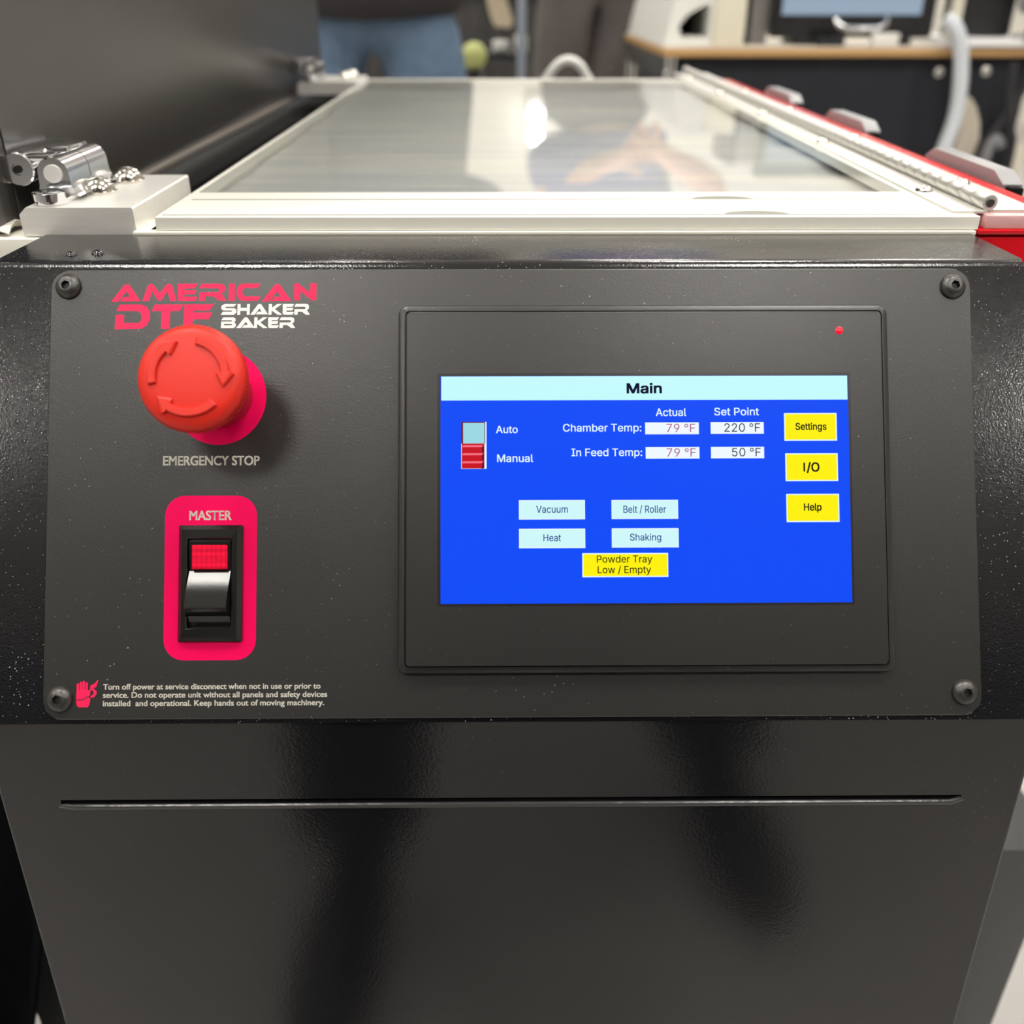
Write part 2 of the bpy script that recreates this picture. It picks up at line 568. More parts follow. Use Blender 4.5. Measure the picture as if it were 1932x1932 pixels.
for u, v in ((-167.4, 78.6), (168.2, 78.1), (-167.8, -76.1), (168.7, -75.2)):
    panel_screw(u, v)
# printed logo
LU = lambda X: -151.3 + (X - 88) * 77.5 / 1740
LVv = lambda Y: 72.9 + (225 - Y) * 6.9 / 152
def shift(P, dx=0, dy=0, x0=0, sx=1, y0=0, sy=1):
    return [(dx + (x - x0) * sx, dy + (y - y0) * sy) for x, y in P]
gA = [(88, 228), (192, 92), (208, 80), (232, 80), (248, 94), (338, 224), (166, 224), (196, 187), (248, 187), (218, 140), (150, 227)]
gM = [(352, 222), (395, 95), (410, 79), (432, 77), (450, 90), (497, 155), (550, 88), (566, 77), (590, 77), (604, 92), (640, 222), (588, 222), (562, 138), (520, 208), (500, 222), (478, 210), (435, 138), (408, 222)]
gE = [(652, 76), (822, 76), (797, 116), (706, 116), (706, 131), (812, 131), (795, 166), (706, 166), (706, 186), (820, 186), (797, 222), (682, 222), (660, 218), (652, 205)]
gR = [(832, 114), (857, 76), (1015, 76), (1045, 90), (1055, 115), (1048, 142), (1022, 160), (1068, 220), (1005, 220), (950, 182), (885, 182), (880, 220), (830, 220), (835, 147), (990, 147), (1004, 132), (1000, 119), (985, 114)]
gI = [(1085, 75), (1135, 75), (1135, 220), (1083, 220)]
gC = [(1200, 76), (1355, 75), (1330, 113), (1220, 113), (1204, 125), (1197, 148), (1204, 168), (1222, 183), (1355, 183), (1330, 221), (1195, 221), (1165, 202), (1150, 160), (1154, 115), (1172, 88)]
gN = [(1638, 77), (1655, 72), (1675, 76), (1775, 156), (1775, 74), (1828, 72), (1828, 205), (1815, 220), (1790, 218), (1692, 140), (1688, 217), (1638, 218)]
gD = [(133, 305), (165, 250), (340, 250), (392, 270), (418, 318), (418, 372), (395, 425), (345, 456), (122, 459), (128, 337), (200, 337), (200, 405), (322, 405), (344, 390), (350, 345), (336, 318), (310, 305)]
gT = [(430, 306), (460, 250), (700, 250), (670, 306), (590, 306), (586, 456), (512, 456), (518, 306)]
gF = [(708, 250), (958, 248), (925, 302), (785, 302), (785, 319), (948, 319), (915, 376), (782, 376), (778, 456), (700, 456)]
def fitg(P, x0, x1, y0, y1):
    a = min(p[0] for p in P); b = max(p[0] for p in P); c = min(p[1] for p in P); d = max(p[1] for p in P)
    return [(x0 + (x - a) * (x1 - x0) / (b - a), y0 + (y - c) * (y1 - y0) / (d - c)) for x, y in P]
gS = [(1050, 247), (1150, 247), (1130, 270), (1062, 270), (1054, 276), (1062, 283), (1130, 283), (1148, 293), (1150, 318), (1130, 338), (1018, 338), (1035, 313), (1108, 313), (1116, 307), (1106, 302), (1040, 302), (1022, 290), (1022, 264)]
gH = [(1160, 247), (1185, 247), (1185, 280), (1240, 280), (1240, 247), (1265, 247), (1262, 338), (1238, 338), (1238, 305), (1182, 305), (1182, 338), (1157, 338)]
gK = [(1425, 247), (1452, 247), (1452, 280), (1498, 247), (1537, 247), (1476, 291), (1538, 338), (1498, 338), (1449, 302), (1448, 338), (1422, 338)]
gB1 = [(1023, 384), (1040, 360), (1125, 360), (1143, 370), (1143, 390), (1132, 403), (1108, 397), (1116, 390), (1110, 384)]
gB2 = [(1022, 396), (1110, 396), (1132, 402), (1146, 416), (1146, 436), (1128, 450), (1020, 450), (1021, 428), (1110, 428), (1116, 421), (1109, 414), (1022, 414)]
gB3 = [(1022, 413.5), (1046, 413.5), (1046, 428.5), (1021, 428.5)]
mb = MB()
for g in (gA, gM, gE, gR, gI, gC, shift(gA, 1277), gN, gD, gT, gF):
    put_poly(mb, [(LU(x), LVv(y)) for x, y in g], PH)
o = mb.build('logo_lettering', K['logo'], plate, smooth=0)
o['label'] = 'pink printed logo lettering'
mb = MB()
for g in (gS, gH, fitg(gA, 1268, 1418, 247, 338), gK, fitg(gE, 1543, 1640, 247, 338), fitg(gR, 1640, 1773, 247, 338),
          gB1, gB2, gB3, fitg(gA, 1150, 1305, 360, 450), fitg(gK, 1300, 1415, 360, 450), fitg(gE, 1420, 1512, 360, 450), fitg(gR, 1515, 1650, 360, 450)):
    put_poly(mb, [(LU(x), LVv(y)) for x, y in g], PH)
o = mb.build('logo_lettering', K['white'], plate, smooth=0)
o['label'] = 'white printed logo lettering'
# magenta printed fields
mb = MB()
put_poly(mb, [(-110.2 + 17.8 * math.cos(2 * math.pi * i / 64), 36.6 + 18.3 * math.sin(2 * math.pi * i / 64)) for i in range(64)], PH)
mb.build('magenta_disc', K['pink'], plate, smooth=0)
mb = MB()
put_poly(mb, rrect(-129.8, -95.5, -62.1, -0.8, 7.5), PH)
mb.build('magenta_field', K['pink'], plate, smooth=0)
mb = MB()
put_text(mb, 'EMERGENCY STOP', -130.9, -94.7, 10.7, 3.4, PH, bold=0.12)
mb.build('emergency_stop_caption', K['white'], plate, smooth=0)
mb = MB()
put_text(mb, 'MASTER', -120.8, -105.0, -9.9, 3.4, PH + 0.05, bold=0.11)
mb.build('master_caption', K['white'], plate, smooth=0)
mb = MB()
for txt, u1, b in (('Turn off power at service disconnect when not in use or prior to', -71.4, -72.7),
                   ('service. Do not operate unit without all panels and safety devices', -68.9, -75.75),
                   ('installed  and operational. Keep hands out of moving machinery.', -70.0, -78.8)):
    put_text(mb, txt, -151.9, u1, b, 2.0, PH, bold=0.07)
mb.build('warning_text', K['white'], plate, smooth=0)
HU = lambda X: -162.3 + (X - 41.7) * 8.8 / 174.2
HVv = lambda Y: -79.4 + (288 - Y) * 10.3 / 201
mb = MB()
hand = [[(53, 160), (140, 160), (138, 170), (150, 152), (158, 158), (152, 200), (140, 208), (126, 207), (120, 222), (98, 222), (94, 229), (52, 229)],
        [(52, 235), (96, 235), (101, 228), (124, 228), (128, 214), (142, 214), (156, 222), (150, 262), (138, 284), (70, 284), (56, 266)],
        [(155, 128), (190, 110), (208, 86), (212, 92), (198, 138), (176, 148), (202, 170), (200, 190), (182, 213), (158, 216), (156, 204), (180, 188), (179, 174), (153, 150)]]
for x0, x1, y0 in ((54, 72, 112), (76, 94, 100), (97, 115, 94), (119, 136, 104)):
    hand.append([(x0, 160.5), (x0, y0 + 7), (x0 + 5, y0), (x1 - 5, y0), (x1, y0 + 7), (x1, 160.5)])
for g in hand:
    put_poly(mb, [(HU(x), HVv(y)) for x, y in g], PH)
mb.build('hand_hazard_symbol', K['logo'], plate, smooth=0)
# --- emergency stop button
EU, EW = -108.9, 36.9
c0 = PV(EU, EW, 1.5)
mb = MB()
R0 = 18.55
mb.lathe(c0, NV, [(10.0, 27.5), (15.0, 29.0), (17.6, 30.6), (18.3, 31.2), (18.55, 31.6), (18.55, 35.0), (18.15, 35.7), (17.6, 36.7), (16.5, 37.7), (15.0, 38.3), (12, 38.7), (7, 39.0), (2, 39.1)], n=176, knurl=-0.33)
cap = mb.build('emergency_stop_button', K['cap'], machine, smooth=38)
cap['label'] = 'red mushroom push button'
mb = MB()
mb.lathe(c0, NV, [(11.4, 0), (11.4, 9), (10.6, 9.8), (9.8, 10.2), (9.8, 27.8)], n=48)
mb.build('collar', K['stem'], cap)
def arrow_outline(t0, t1, w, hw, grow):
    n = 14
    r = 12.3
    sg = 1 if t1 > t0 else -1
    t0 -= sg * grow
    t1 += sg * grow * 2
    out = []
    inn = []
    head = 20 * (1 if t1 > t0 else -1)
    te = t1 - head
    for i in range(n + 1):
        a = math.radians(t0 + (te - t0) * i / n)
        out.append(((r + w) * math.cos(a), (r + w) * math.sin(a)))
        inn.append(((r - w) * math.cos(a), (r - w) * math.sin(a)))
    ae = math.radians(te)
    at = math.radians(t1)
    return out + [((r + hw) * math.cos(ae), (r + hw) * math.sin(ae)), (r * math.cos(at), r * math.sin(at)), ((r - hw) * math.cos(ae), (r - hw) * math.sin(ae))] + inn[::-1]
def arrow(t0, t1):
    mb = MB()
    mb.loops([[PV(EU + x, EW + y, h) for x, y in arrow_outline(t0, t1, w, hw, g)] for h, w, hw, g in ((39.4, 1.45, 3.1, 2), (41.0, 1.4, 3.0, 2), (41.35, 1.05, 2.5, 0))])
    mb.build('arrow', K['cap'], cap, smooth=0)
for t0, t1 in ((190, 112), (76, -14), (-48, -142)):
    arrow(t0, t1)
# --- rocker switch
mb = MB()
U0, U1, V0, V1 = -124.2, -100.5, -55.2, -11.9
rings = []
for ins, h, r in ((0, 0, 0.5), (0, 1.0, 0.5), (1.6, 2.9, 0.4), (3.4, 3.0, 0.4), (3.7, 2.6, 0.4), (3.75, 0.2, 0.4)):
    rings.append([PV(u, v, 1.5 + h) for u, v in rrect(U0 + ins, U1 - ins, V0 + ins * (1.35 if ins > 2 else 1), V1 - ins * (1.35 if ins > 2 else 1), r, 3)])
mb.loops(rings)
sw = mb.build('rocker_switch', K['switch'], machine, smooth=20)
rp = [(-17.4, 0), (-17.4, 3.7), (-17.9, 4.1), (-28.9, 3.3), (-32.0, 4.95), (-35.3, 6.85), (-38.5, 8.1), (-41.9, 9.4), (-42.4, 9.2), (-45.6, 4.4), (-49.4, 2.2), (-49.4, 0)]
mb = MB()
mb.prism(rp, lambda v, h: PV(-119.9, v, h), lambda v, h: PV(-104.6, v, h))
rk = mb.build('rocker', K['switch'], sw, smooth=14)
mb = MB()
mb.loops([[PV(u, v, h) for u, v in rrect(-118.7 + i, -105.7 - i, -28.3 + i, -19.3 - i, 0.4, 3)] for i, h in ((0, 3.4), (0, 4.45), (0.3, 4.7))])
ln = mb.build('indicator_lens', K['lens'], rk, smooth=0)
ln['label'] = 'glowing red lens'
# --- touchscreen
mb = MB()
rings = []
for ins, h in ((0.6, 0), (0.5, 3.4), (0.9, 4.2), (1.6, 4.6), (3.0, 4.9), (3.15, 4.1), (3.4, 4.1), (3.55, 5.6), (3.9, 6.0)):
    rings.append([PV(u, v, 1.5 + h - 0.9) for u, v in rrect(-42.9 + ins, 142.3 - ins, -67.7 + ins, 71.0 - ins, max(4.2 - ins, 1.8))])
mb.loops(rings)
hmi = mb.build('touchscreen', K['hmi'], machine, smooth=20)
H = 6.64
mb = MB()
rect(mb, -27.6, 126.4, -42.2, 44.2, H + 0.02)
mb.build('screen_border', K['gasket'], hmi, smooth=0)
C = {n: screen_mat('screen_' + n, srgb(*c)) for n, c in dict(blue=(0, 74, 248), title=(196, 250, 252), pale=(206, 247, 250), yellow=(254, 240, 0), ink=(8, 14, 50), white=(225, 246, 255), field=(238, 248, 255), text=(20, 62, 140), rose=(170, 70, 130), red=(200, 8, 30), lightred=(245, 110, 130), sky=(155, 215, 228), maroon=(110, 0, 40), black=(16, 16, 16)).items()}
mb = MB()
rect(mb, -26.5, 125.5, -41.4, 43.1, H + 0.05)
disp = mb.build('display', C['blue'], hmi, smooth=0)
disp['label'] = 'lit blue menu display'
A1, A2, A3 = H + 0.08, H + 0.11, H + 0.14
def ui(name, mats, draw):
    mb = MB()
    draw(mb)
    return mb.build(name, [C[m] for m in mats], hmi, smooth=0)
def d_title(mb):
    rect(mb, -26.2, 125.3, 34.0, 43.0, A1)
    mb.mi = 1
    put_text(mb, 'Main', 42.8, 56.0, 36.6, 3.6, A2, SANS, bold=0.22)
ui('title_bar', ['title', 'ink'], d_title)
def button(name, u0, u1, v0, v1, face, border, ink, lines, bold=0.0):
    def d(mb):
        rect(mb, u0, u1, v0, v1, A1)
        mb.mi = 1
        rect(mb, u0 + 0.45, u1 - 0.45, v0 + 0.45, v1 - 0.45, A2)
        mb.mi = 2
        for txt, a, b, base, cap in lines:
            put_text(mb, txt, a, b, base, cap, A3, SANS, bold=bold)
    ui(name, [border, face, ink], d)
button('screen_button', 101.4, 121.1, 18.6, 29.0, 'yellow', 'white', 'black', [('Settings', 105.6, 117.2, 22.7, 2.5)], 0.08)
button('screen_button', 101.6, 121.2, 3.5, 13.9, 'yellow', 'white', 'black', [('/O', 109.5, 114.3, 7.1, 3.3)], 0.12)
ui('input_output_mark', ['black'], lambda mb: rect(mb, 108.3, 108.95, 7.1, 10.4, A3))
button('screen_button', 101.7, 121.4, -11.7, -1.2, 'yellow', 'white', 'black', [('Help', 108.2, 114.8, -7.4, 2.6)], 0.10)
button('screen_button', 2.5, 27.0, -10.4, -3.2, 'pale', 'white', 'text', [('Vacuum', 8.9, 20.6, -7.9, 2.6)], 0.03)
button('screen_button', 36.8, 61.5, -10.35, -3.25, 'pale', 'white', 'text', [('Belt / Roller', 41.2, 57.0, -8.0, 2.6)], 0.03)
button('screen_button', 2.5, 27.0, -21.0, -13.8, 'pale', 'white', 'text', [('Heat', 11.5, 18.0, -18.4, 2.5)], 0.03)
button('screen_button', 36.8, 61.6, -20.9, -13.75, 'pale', 'white', 'text', [('Shaking', 43.5, 55.1, -18.3, 2.5)], 0.03)
button('screen_button', 25.8, 57.6, -31.8, -22.9, 'yellow', 'white', 'black', [('Powder Tray', 31.2, 51.7, -26.4, 2.6), ('Low / Empty', 31.5, 51.2, -30.3, 2.6)], 0.03)
def d_captions(mb):
    for txt, a, b, base, cap in (('Auto', -5.9, 2.2, 21.8, 2.7), ('Manual', -5.5, 7.9, 11.0, 2.8), ('Actual', 53.6, 65.0, 28.0, 2.8), ('Set Point', 75.4, 92.1, 28.2, 2.8),
                                 ('Chamber Temp:', 19.0, 48.2, 22.3, 2.8), ('In Feed Temp:', 22.1, 48.4, 13.1, 2.8)):
        put_text(mb, txt, a, b, base, cap, A1, SANS, bold=0.06)
ui('screen_captions', ['white'], d_captions)
def field(u0, u1, v0, v1, ink, txt, a, b, base):
    def d(mb):
        rect(mb, u0, u1, v0, v1, A1)
        mb.mi = 1
        put_text(mb, txt, a, b, base, 3.1, A2, SANS)
    ui('value_field', ['field', ink], d)
field(49.6, 69.6, 21.15, 25.6, 'rose', '79 °F', 57.5, 68.2, 21.95)
field(74.0, 93.8, 21.25, 25.65, 'ink', '220 °F', 79.1, 92.4, 22.05)
field(49.7, 69.7, 12.05, 16.4, 'rose', '79 °F', 57.5, 68.3, 12.8)
field(74.0, 93.8, 12.1, 16.4, 'ink', '50 °F', 81.8, 92.5, 12.85)
def d_slider(mb):
    rect(mb, -18.8, -9.4, 8.5, 26.0, A1)                     # white shade edge
    mb.mi = 1
    rect(mb, -18.8, -9.9, 17.9, 26.0, A2)
    mb.mi = 2
    rect(mb, -18.1, -10.2, 17.9, 25.6, A3)
    mb.mi = 3
    rect(mb, -18.6, -10.2, 8.6, 17.9, A2)
    mb.mi = 4
    for k in range(3):
        v = 17.3 - k * 3.0
        mb.face([PV(-18.5, v - 0.75, A3), PV(-11.3, v - 0.75, A3), PV(-10.6, v, A3), PV(-18.1, v, A3)])
    mb.mi = 1
    for k in range(3):
        v = 16.4 - k * 3.0
        mb.face([PV(-11.2, v - 2.1, A3), PV(-10.3, v - 1.5, A3), PV(-10.3, v + 0.7, A3), PV(-11.2, v, A3)])
ui('mode_slider', ['white', 'maroon', 'sky', 'red', 'lightred'], d_slider)
mb = MB()
mb.lathe(PV(122.7, 60.1, H - 0.1), NV, [(1.45, 0), (1.4, 0.25), (0.8, 0.5)], 20)
mb.build('indicator_light', K['led'], hmi)['label'] = 'small red indicator light'

# --- machine chassis under the lid
mb = MB()
mb.box((-203, 95, -650), (200, 900, -40), 0, V)
mb.build('chassis', K['dark'], machine, smooth=0)
mb = MB()
mb.box((-232, 125, -40), (-198, 935, 58), 0.4, V)
mb.box((194, 94.4, -40), (199, 900, 75), 0.4, V)
mb.box((-198, 94.2, -40), (194, 97, 74.4), 0.4, V)
mb.box((-198, 862, -40), (194, 900, 74), 0.4, V)
mb.build('inner_tray', K['dark'], machine, smooth=0)
mb = MB()
nx, ny = 8, 60
for i in range(ny):
    y0, y1 = 121 + 740 * i / ny, 121 + 740 * (i + 1) / ny
    z = lambda y: 74.0 + 0.8 * math.sin(y * 0.045) + 0.5 * math.sin(y * 0.11 + 1)
    mb.face([V(-149, y0, z(y0)), V(192, y0, z(y0)), V(192, y1, z(y1)), V(-149, y1, z(y1))])
bmesh.ops.remove_doubles(mb.bm, verts=mb.bm.verts, dist=1e-5)
mb.build('conveyor_film', K['film'], machine, smooth=60, fix=False)
mb = MB()
mb.box((-154, 98, -20), (-149.5, 805, 76.4), 0.2, V)
mb.build('inner_rail', K['alu'], machine)
mb = MB()
mb.box((-160, 93.4, 74.6), (199.0, 120, 76.4), 0.4, V)
mb.build('gasket_strip', K['strip'], machine)
# left ledge
mb = MB()
mb.box((-640, 94, 58), (-201, 135, 73.4), 0.5, V)
mb.build('side_ledge', K['strip'], machine)
# --- lid
mb = MB()
LX0, LX1, LYa, LYb = -150.2, 200, 94.8, 803
zt = 82.2
for a, b in (((LX0, LYa), (LX1, 151)), ((LX0, 790), (LX1, LYb)), ((LX0, 151), (LX0 + 2.5, 790)), ((188, 151), (LX1, 790))):
    mb.box((a[0], a[1], 76.6), (b[0], b[1], zt), 0.35, V)
lid = mb.build('hinged_lid', K['frame'], machine, smooth=20)
mb = MB()
mb.box((LX0 + 2.52, 151.02, 78.4), (187.98, 789.98, 81.9), 0, V)
pane = mb.build('clear_pane', K['pane'], lid, smooth=0)
mb = MB()
mb.box((LX0 + 2, 98.6, zt - 0.2), (187, 99.9, zt + 0.06), 0, V)
mb.box((LX0 + 5, 132.4, zt - 0.2), (180, 134.0, zt + 0.06), 0, V)
mb.build('frame_groove_shade', K['groove'], lid, smooth=0)  # groove shade laid on as thin dark strips; the rail is uncut
for cx, cy in ((106, 99.9), (98, 134.0)):
    mb = MB()
    P = [(cx + 14 * math.cos(math.pi * i / 16), cy + 7 * math.sin(math.pi * i / 16) * (1 if i not in (0, 16) else 0)) for i in range(17)]
    mb.loops([[V(x, y, zt - 0.2) for x, y in P], [V(x, y, zt + 0.05) for x, y in P]])
    mb.build('finger_notch_shade', K['groove'], lid, smooth=0)  # dark half-ovals paint the notch shade and its reflection; nothing is cut
# --- piano hinge along the right of the lid
mb = MB()
mb.box((190.5, 100, 82.3), (205.5, 872, 83.3), 0.15, V)
ph = mb.build('piano_hinge', K['leaf'], machine)
mb = MB()
mb.box((207.5, 103, 82.3), (229, 872, 83.3), 0.15, V)
mb.build('hinge_leaf', K['leaf'], ph)
mb = MB()
y = 103.0
kc = (206.6, 86.2)
while y < 872:
    mb.lathe(V(kc[0], y, kc[1]), (0, 1, 0), [(2.2, 0), (3.25, 0), (3.4, 0.25), (3.4, 12.3), (3.25, 12.55), (2.2, 12.55)], 18)
    y += 12.8
kb = mb.build('knuckle_barrel', K['leaf'], ph, smooth=40)
mb = MB()
mb.lathe(V(kc[0], 102.4, kc[1]), (0, 1, 0), [(1.6, 0), (2.0, 0.4), (2.0, 4)], 18)
mb.build('hinge_pin', K['screw'], kb)
for x, y in ((195.6, 147), (195.6, 310), (195.6, 465), (195.6, 628), (195.6, 790), (221, 165), (221, 328), (221, 487), (221, 640)):
    mb = MB()
    mb.lathe(V(x, y, 83.2), (0, 0, 1), [(4.1, 0), (4.1, 0.5), (3.6, 1.5), (2.6, 2.4), (1.2, 2.8), (0.3, 2.8)], 20)
    mb.build('hinge_screw', K['steel'], ph, smooth=60)
# --- red side
mb = MB()
mb.box((200.2, 95.5, -300), (243, 800, 73.6), 1.4, V)
rs = mb.build('red_side_frame', K['red'], machine)
mb = MB()
mb.box((200.0, 94.4, 74.4), (241, 800, 76.6), 0.9, V)
mb.box((208, 108, 76.2), (240, 800, 82.1), 0.6, V)
mb.build('folded_edge', K['red'], rs)
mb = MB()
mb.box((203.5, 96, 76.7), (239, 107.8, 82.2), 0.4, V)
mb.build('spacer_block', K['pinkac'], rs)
for y0, y1 in ((168, 266), (370, 462), (560, 655)):
    mb = MB()
    P = [(y0, 74), (y0, 82.5), (y0 + 12, 87.5), (y1 - 10, 87.5), (y1, 82.5), (y1, 74)]
    mb.prism(P, lambda y, z: V(243.2, y, z), lambda y, z: V(253, y, z))
    tb = mb.build('grey_latch_tab', K['tab'], rs)
    mb = MB()
    mb.box((244.5, y0 - 6, 70), (251.5, y0 + 2, 82), 1.2, V)
    mb.build('latch_foot', K['dark'], tb)
# --- hinge blocks
def hinge_block(x0, x1, y0, y1, cham):
    mb = MB()
    P = [(x0, 73.9), (x1, 73.9), (x1, 85.2), (x1 - 0.6, 85.8), (x0 + cham, 85.8), (x0, 85.8 - cham * 0.9)]
    mb.prism(P, lambda x, z: V(x, y0, z), lambda x, z: V(x, y1, z))
    return mb.build('hinge_block', K['alu'], machine, smooth=10)
b1 = hinge_block(-207.5, -159.3, 96.6, 178, 3.2)
b2 = hinge_block(-207.5, -147.5, 722, 800, 3.2)
def dome(parent, x, y, r=7.6):
    mb = MB()
    mb.lathe(V(x, y, 85.8), (0, 0, 1), [(r, 0), (r, 0.9), (r - 0.4, 1.2)], 32)
    w = mb.build('washer', K['steel'], parent, smooth=40)
    mb = MB()
    mb.lathe(V(x, y, 86.9), (0, 0, 1), [(r - 0.6, 0), (r - 0.7, 0.6), (r - 1.5, 2.6), (r - 3.0, 4.4), (r - 5, 5.5), (0.5, 5.9)], 32)
    mb.build('dome_screw', K['steel'], parent, smooth=70)
dome(b1, -185.4, 131)
dome(b1, -182.6, 160)
dome(b2, -166, 762)
dome(b2, -162, 786)
# --- chrome cover hinges
def clevis(y0, parent_block):
    mb = MB()
    # base tongue with rounded ends
    P = []
    for i in range(13):
        a = math.pi + math.pi * i / 12
        P.append((-196.5 + 6.5 * math.cos(a), y0 + 7 + 6.5 * math.sin(a)))
    for i in range(13):
        a = math.pi * i / 12
        P.append((-196.5 + 6.5 * math.cos(a), y0 + 68 + 6.5 * math.sin(a)))
    mb.loops([[V(x, y, z) for x, y in P] for z in (85.8, 87.6, 88.0)])
    h = mb.build('clevis_hinge', K['chrome'], machine, smooth=40)
    # barrel carried over the tongue: an arched section swept along y
    def arch(cx, cz, r, zb, n=16):
        pts = [(cx + r + 3.2, zb), (cx + r + 1.2, zb + 1.6), (cx + r + 0.25, zb + 4.5)]
        for i in range(n + 1):
            a = math.pi * i / n
            pts.append((cx + r * math.cos(a), cz + r * math.sin(a)))
        pts += [(cx - r - 0.25, zb + 4.5), (cx - r - 1.2, zb + 1.6), (cx - r - 3.2, zb)]
        return pts
    for (ya, yb) in ((y0 + 13, y0 + 35.4), (y0 + 36.0, y0 + 58)):
        mb = MB()
        P = arch(-196.3, 97.0, 6.6, 87.6)
        mb.prism(P, lambda x, z: V(x, ya, z), lambda x, z: V(x, yb, z))
        mb.build('barrel_half', K['chrome'], h, smooth=40)
    mb = MB()
    mb.lathe(V(-196.3, y0 + 11.6, 97.0), (0, 1, 0), [(2.6, 0), (3.7, 0.3), (3.8, 1.6)], 28)
    mb.build('hinge_pin', K['alu'], h, smooth=40)
    mb = MB()
    mb.lathe(V(-196.5, y0 + 5, 87.8), (0, 0, 1), [(6.7, 0), (6.7, 3.0), (6.2, 3.4), (2.5, 3.4), (2.4, 2.6)], 28)
    mb.build('end_boss', K['chrome'], h, smooth=40)
    mb = MB()
    mb.lathe(V(-210.8, y0 + 12, 98.8), (0, 1, 0), [(2.2, 0.8), (2.4, 0.2), (6.4, 0.2), (7.0, 0.9), (7.0, 50), (6.4, 51)], 32)
    mb.build('cover_barrel', K['chrome'], h, smooth=40)
    mb = MB()
    mb.box((-210.8, y0 + 13, 101.8), (-196.6, y0 + 20, 104.6), 1.0, V)
    mb.box((-210.8, y0 + 33, 99.5), (-196.6, y0 + 57, 105.2), 1.6, V)
    mb.build('link_plate', K['chrome'], h, smooth=40)
    mb = MB()
    mb.lathe(V(-210.8, y0 + 11.6, 98.8), (0, 1, 0), [(0.9, 0), (1.6, 0.2), (1.6, 1)], 16)
    mb.build('pin_dimple', K['hex'], h, smooth=40)
    mb = MB()
    mb.lathe(V(-216.5, y0 + 16, 98.5), (0, 1, 0), [(4.5, -3), (5.6, -2.5), (5.6, 4), (4.5, 5)], 24)
    mb.build('stud', K['steel'], h, smooth=40)
clevis(99, b1)
clevis(722, b2)
# --- raised black cover
mb = MB()
mb.box((-222, 118, 71), (-217, 930, 640), 0.8, V)
cover = mb.build('raised_cover', K['cover'], machine)
mb = MB()
mb.box((-222.5, 118, 66.8), (-214.0, 930, 70.9), 0.8, V)
mb.build('bottom_hem', K['edge'], cover)
mb = MB()
mb.box((-234, 104, 62), (-217.4, 117.5, 640), 0.8, V)
mb.build('end_flange', K['cover'], cover)
# --- stand at the sides of the cabinet
mb = MB()
mb.box((205, 98, -683), (343, 700, -303), 1.5, V)
mb.build('stand_panel', K['base'], machine)
mb = MB()
mb.box((-330, 98, -683), (-204, 700, -320), 1.5, V)
mb.build('stand_panel', K['base'], machine)

# ------------------------------------------------------------------ things on and around the machine
# crumpled clear film scrap on the left ledge
mb = MB()
pts = []
random.seed(3)
gx, gy = 9, 6
for j in range(gy):
    pts.append([V(-252 + 38 * i / (gx - 1), 97 + 20 * j / (gy - 1), 74.2 + random.random() * 6 * (1 - abs(j - 2) / 4)) for i in range(gx)])
for j in range(gy - 1):
    for i in range(gx - 1):
        mb.face([pts[j][i], pts[j][i + 1], pts[j + 1][i + 1], pts[j + 1][i]])
bmesh.ops.remove_doubles(mb.bm, verts=mb.bm.verts, dist=1e-5)
bmesh.ops.solidify(mb.bm, geom=mb.bm.faces[:], thickness=0.0006)
tag(mb.build('film_scrap', mat('crumpled_film', (0.75, 0.72, 0.66, 1), 0.25), smooth=25), 'crumpled cream film scrap on the ledge left of the hinge block', 'scrap')
# black drape beside the cabinet
mb = MB()
pts = []
for j in range(26):
    row = []
    for i in range(40):
        xr = -204 - 118 * min(1.4, j / 17)
        x = xr - 320 + 320 * i / 39
        ph = 0.55 * i + 0.25 * math.sin(j * 0.3)
        row.append(V(x, 62 + 14 * math.sin(ph) * (0.5 + j / 40) + 10 * math.sin(i * 1.3 + j * 0.2) * (j / 25) + (32 if j == 0 else 0), (57.5 if j == 0 else -60 - 600 * j / 25)))
    pts.append(row)
for j in range(25):
    for i in range(39):
        mb.face([pts[j][i], pts[j][i + 1], pts[j + 1][i + 1], pts[j + 1][i]])
bmesh.ops.remove_doubles(mb.bm, verts=mb.bm.verts, dist=1e-5)
bmesh.ops.solidify(mb.bm, geom=mb.bm.faces[:], thickness=0.002)
tag(mb.build('black_drape', mat('black_cloth', (0.003, 0.003, 0.004, 1), 0.95, spec=0.1, bump=[(900, 0.2, 0.0005)]), smooth=60), 'black cloth drape hanging beside the left of the cabinet', 'drape')

# ------------------------------------------------------------------ people
SKIN = mat('skin', (0.62, 0.33, 0.24, 1), 0.5)
HAIR = mat('dark_hair', (0.02, 0.014, 0.010, 1), 0.6)
EYE = mat('eye', (0.05, 0.04, 0.04, 1), 0.2)
def skin_mesh(name, pts, edges, m, parent, sub=2):
    """pts = [(x, y, z, rx, ry)] in metres; grown with a Skin modifier rooted at the first point"""
    me = bpy.data.meshes.new(name)
    me.from_pydata([p[:3] for p in pts], edges, [])
    o = bpy.data.objects.new(name, me)
    COL.objects.link(o)
    sk = o.modifiers.new('skin', 'SKIN')
    sk.use_smooth_shade = True
    sv = me.skin_vertices[0].data
    for i, p in enumerate(pts):
        sv[i].radius = (p[3], p[4] if len(p) > 4 else p[3])
        sv[i].use_root = (i == 0)
    ss = o.modifiers.new('sub', 'SUBSURF')
    ss.levels = ss.render_levels = sub
    bpy.context.view_layer.update()
    ev = o.evaluated_get(bpy.context.evaluated_depsgraph_get())
    me2 = bpy.data.meshes.new_from_object(ev)
    bpy.data.objects.remove(o)
    me2.materials.clear()
    me2.materials.append(m)
    for p in me2.polygons:
        p.use_smooth = True
    o2 = bpy.data.objects.new(name, me2)
    COL.objects.link(o2)
    o2.parent = parent
    o2.matrix_parent_inverse = Matrix.Translation(-parent.location)
    return o2
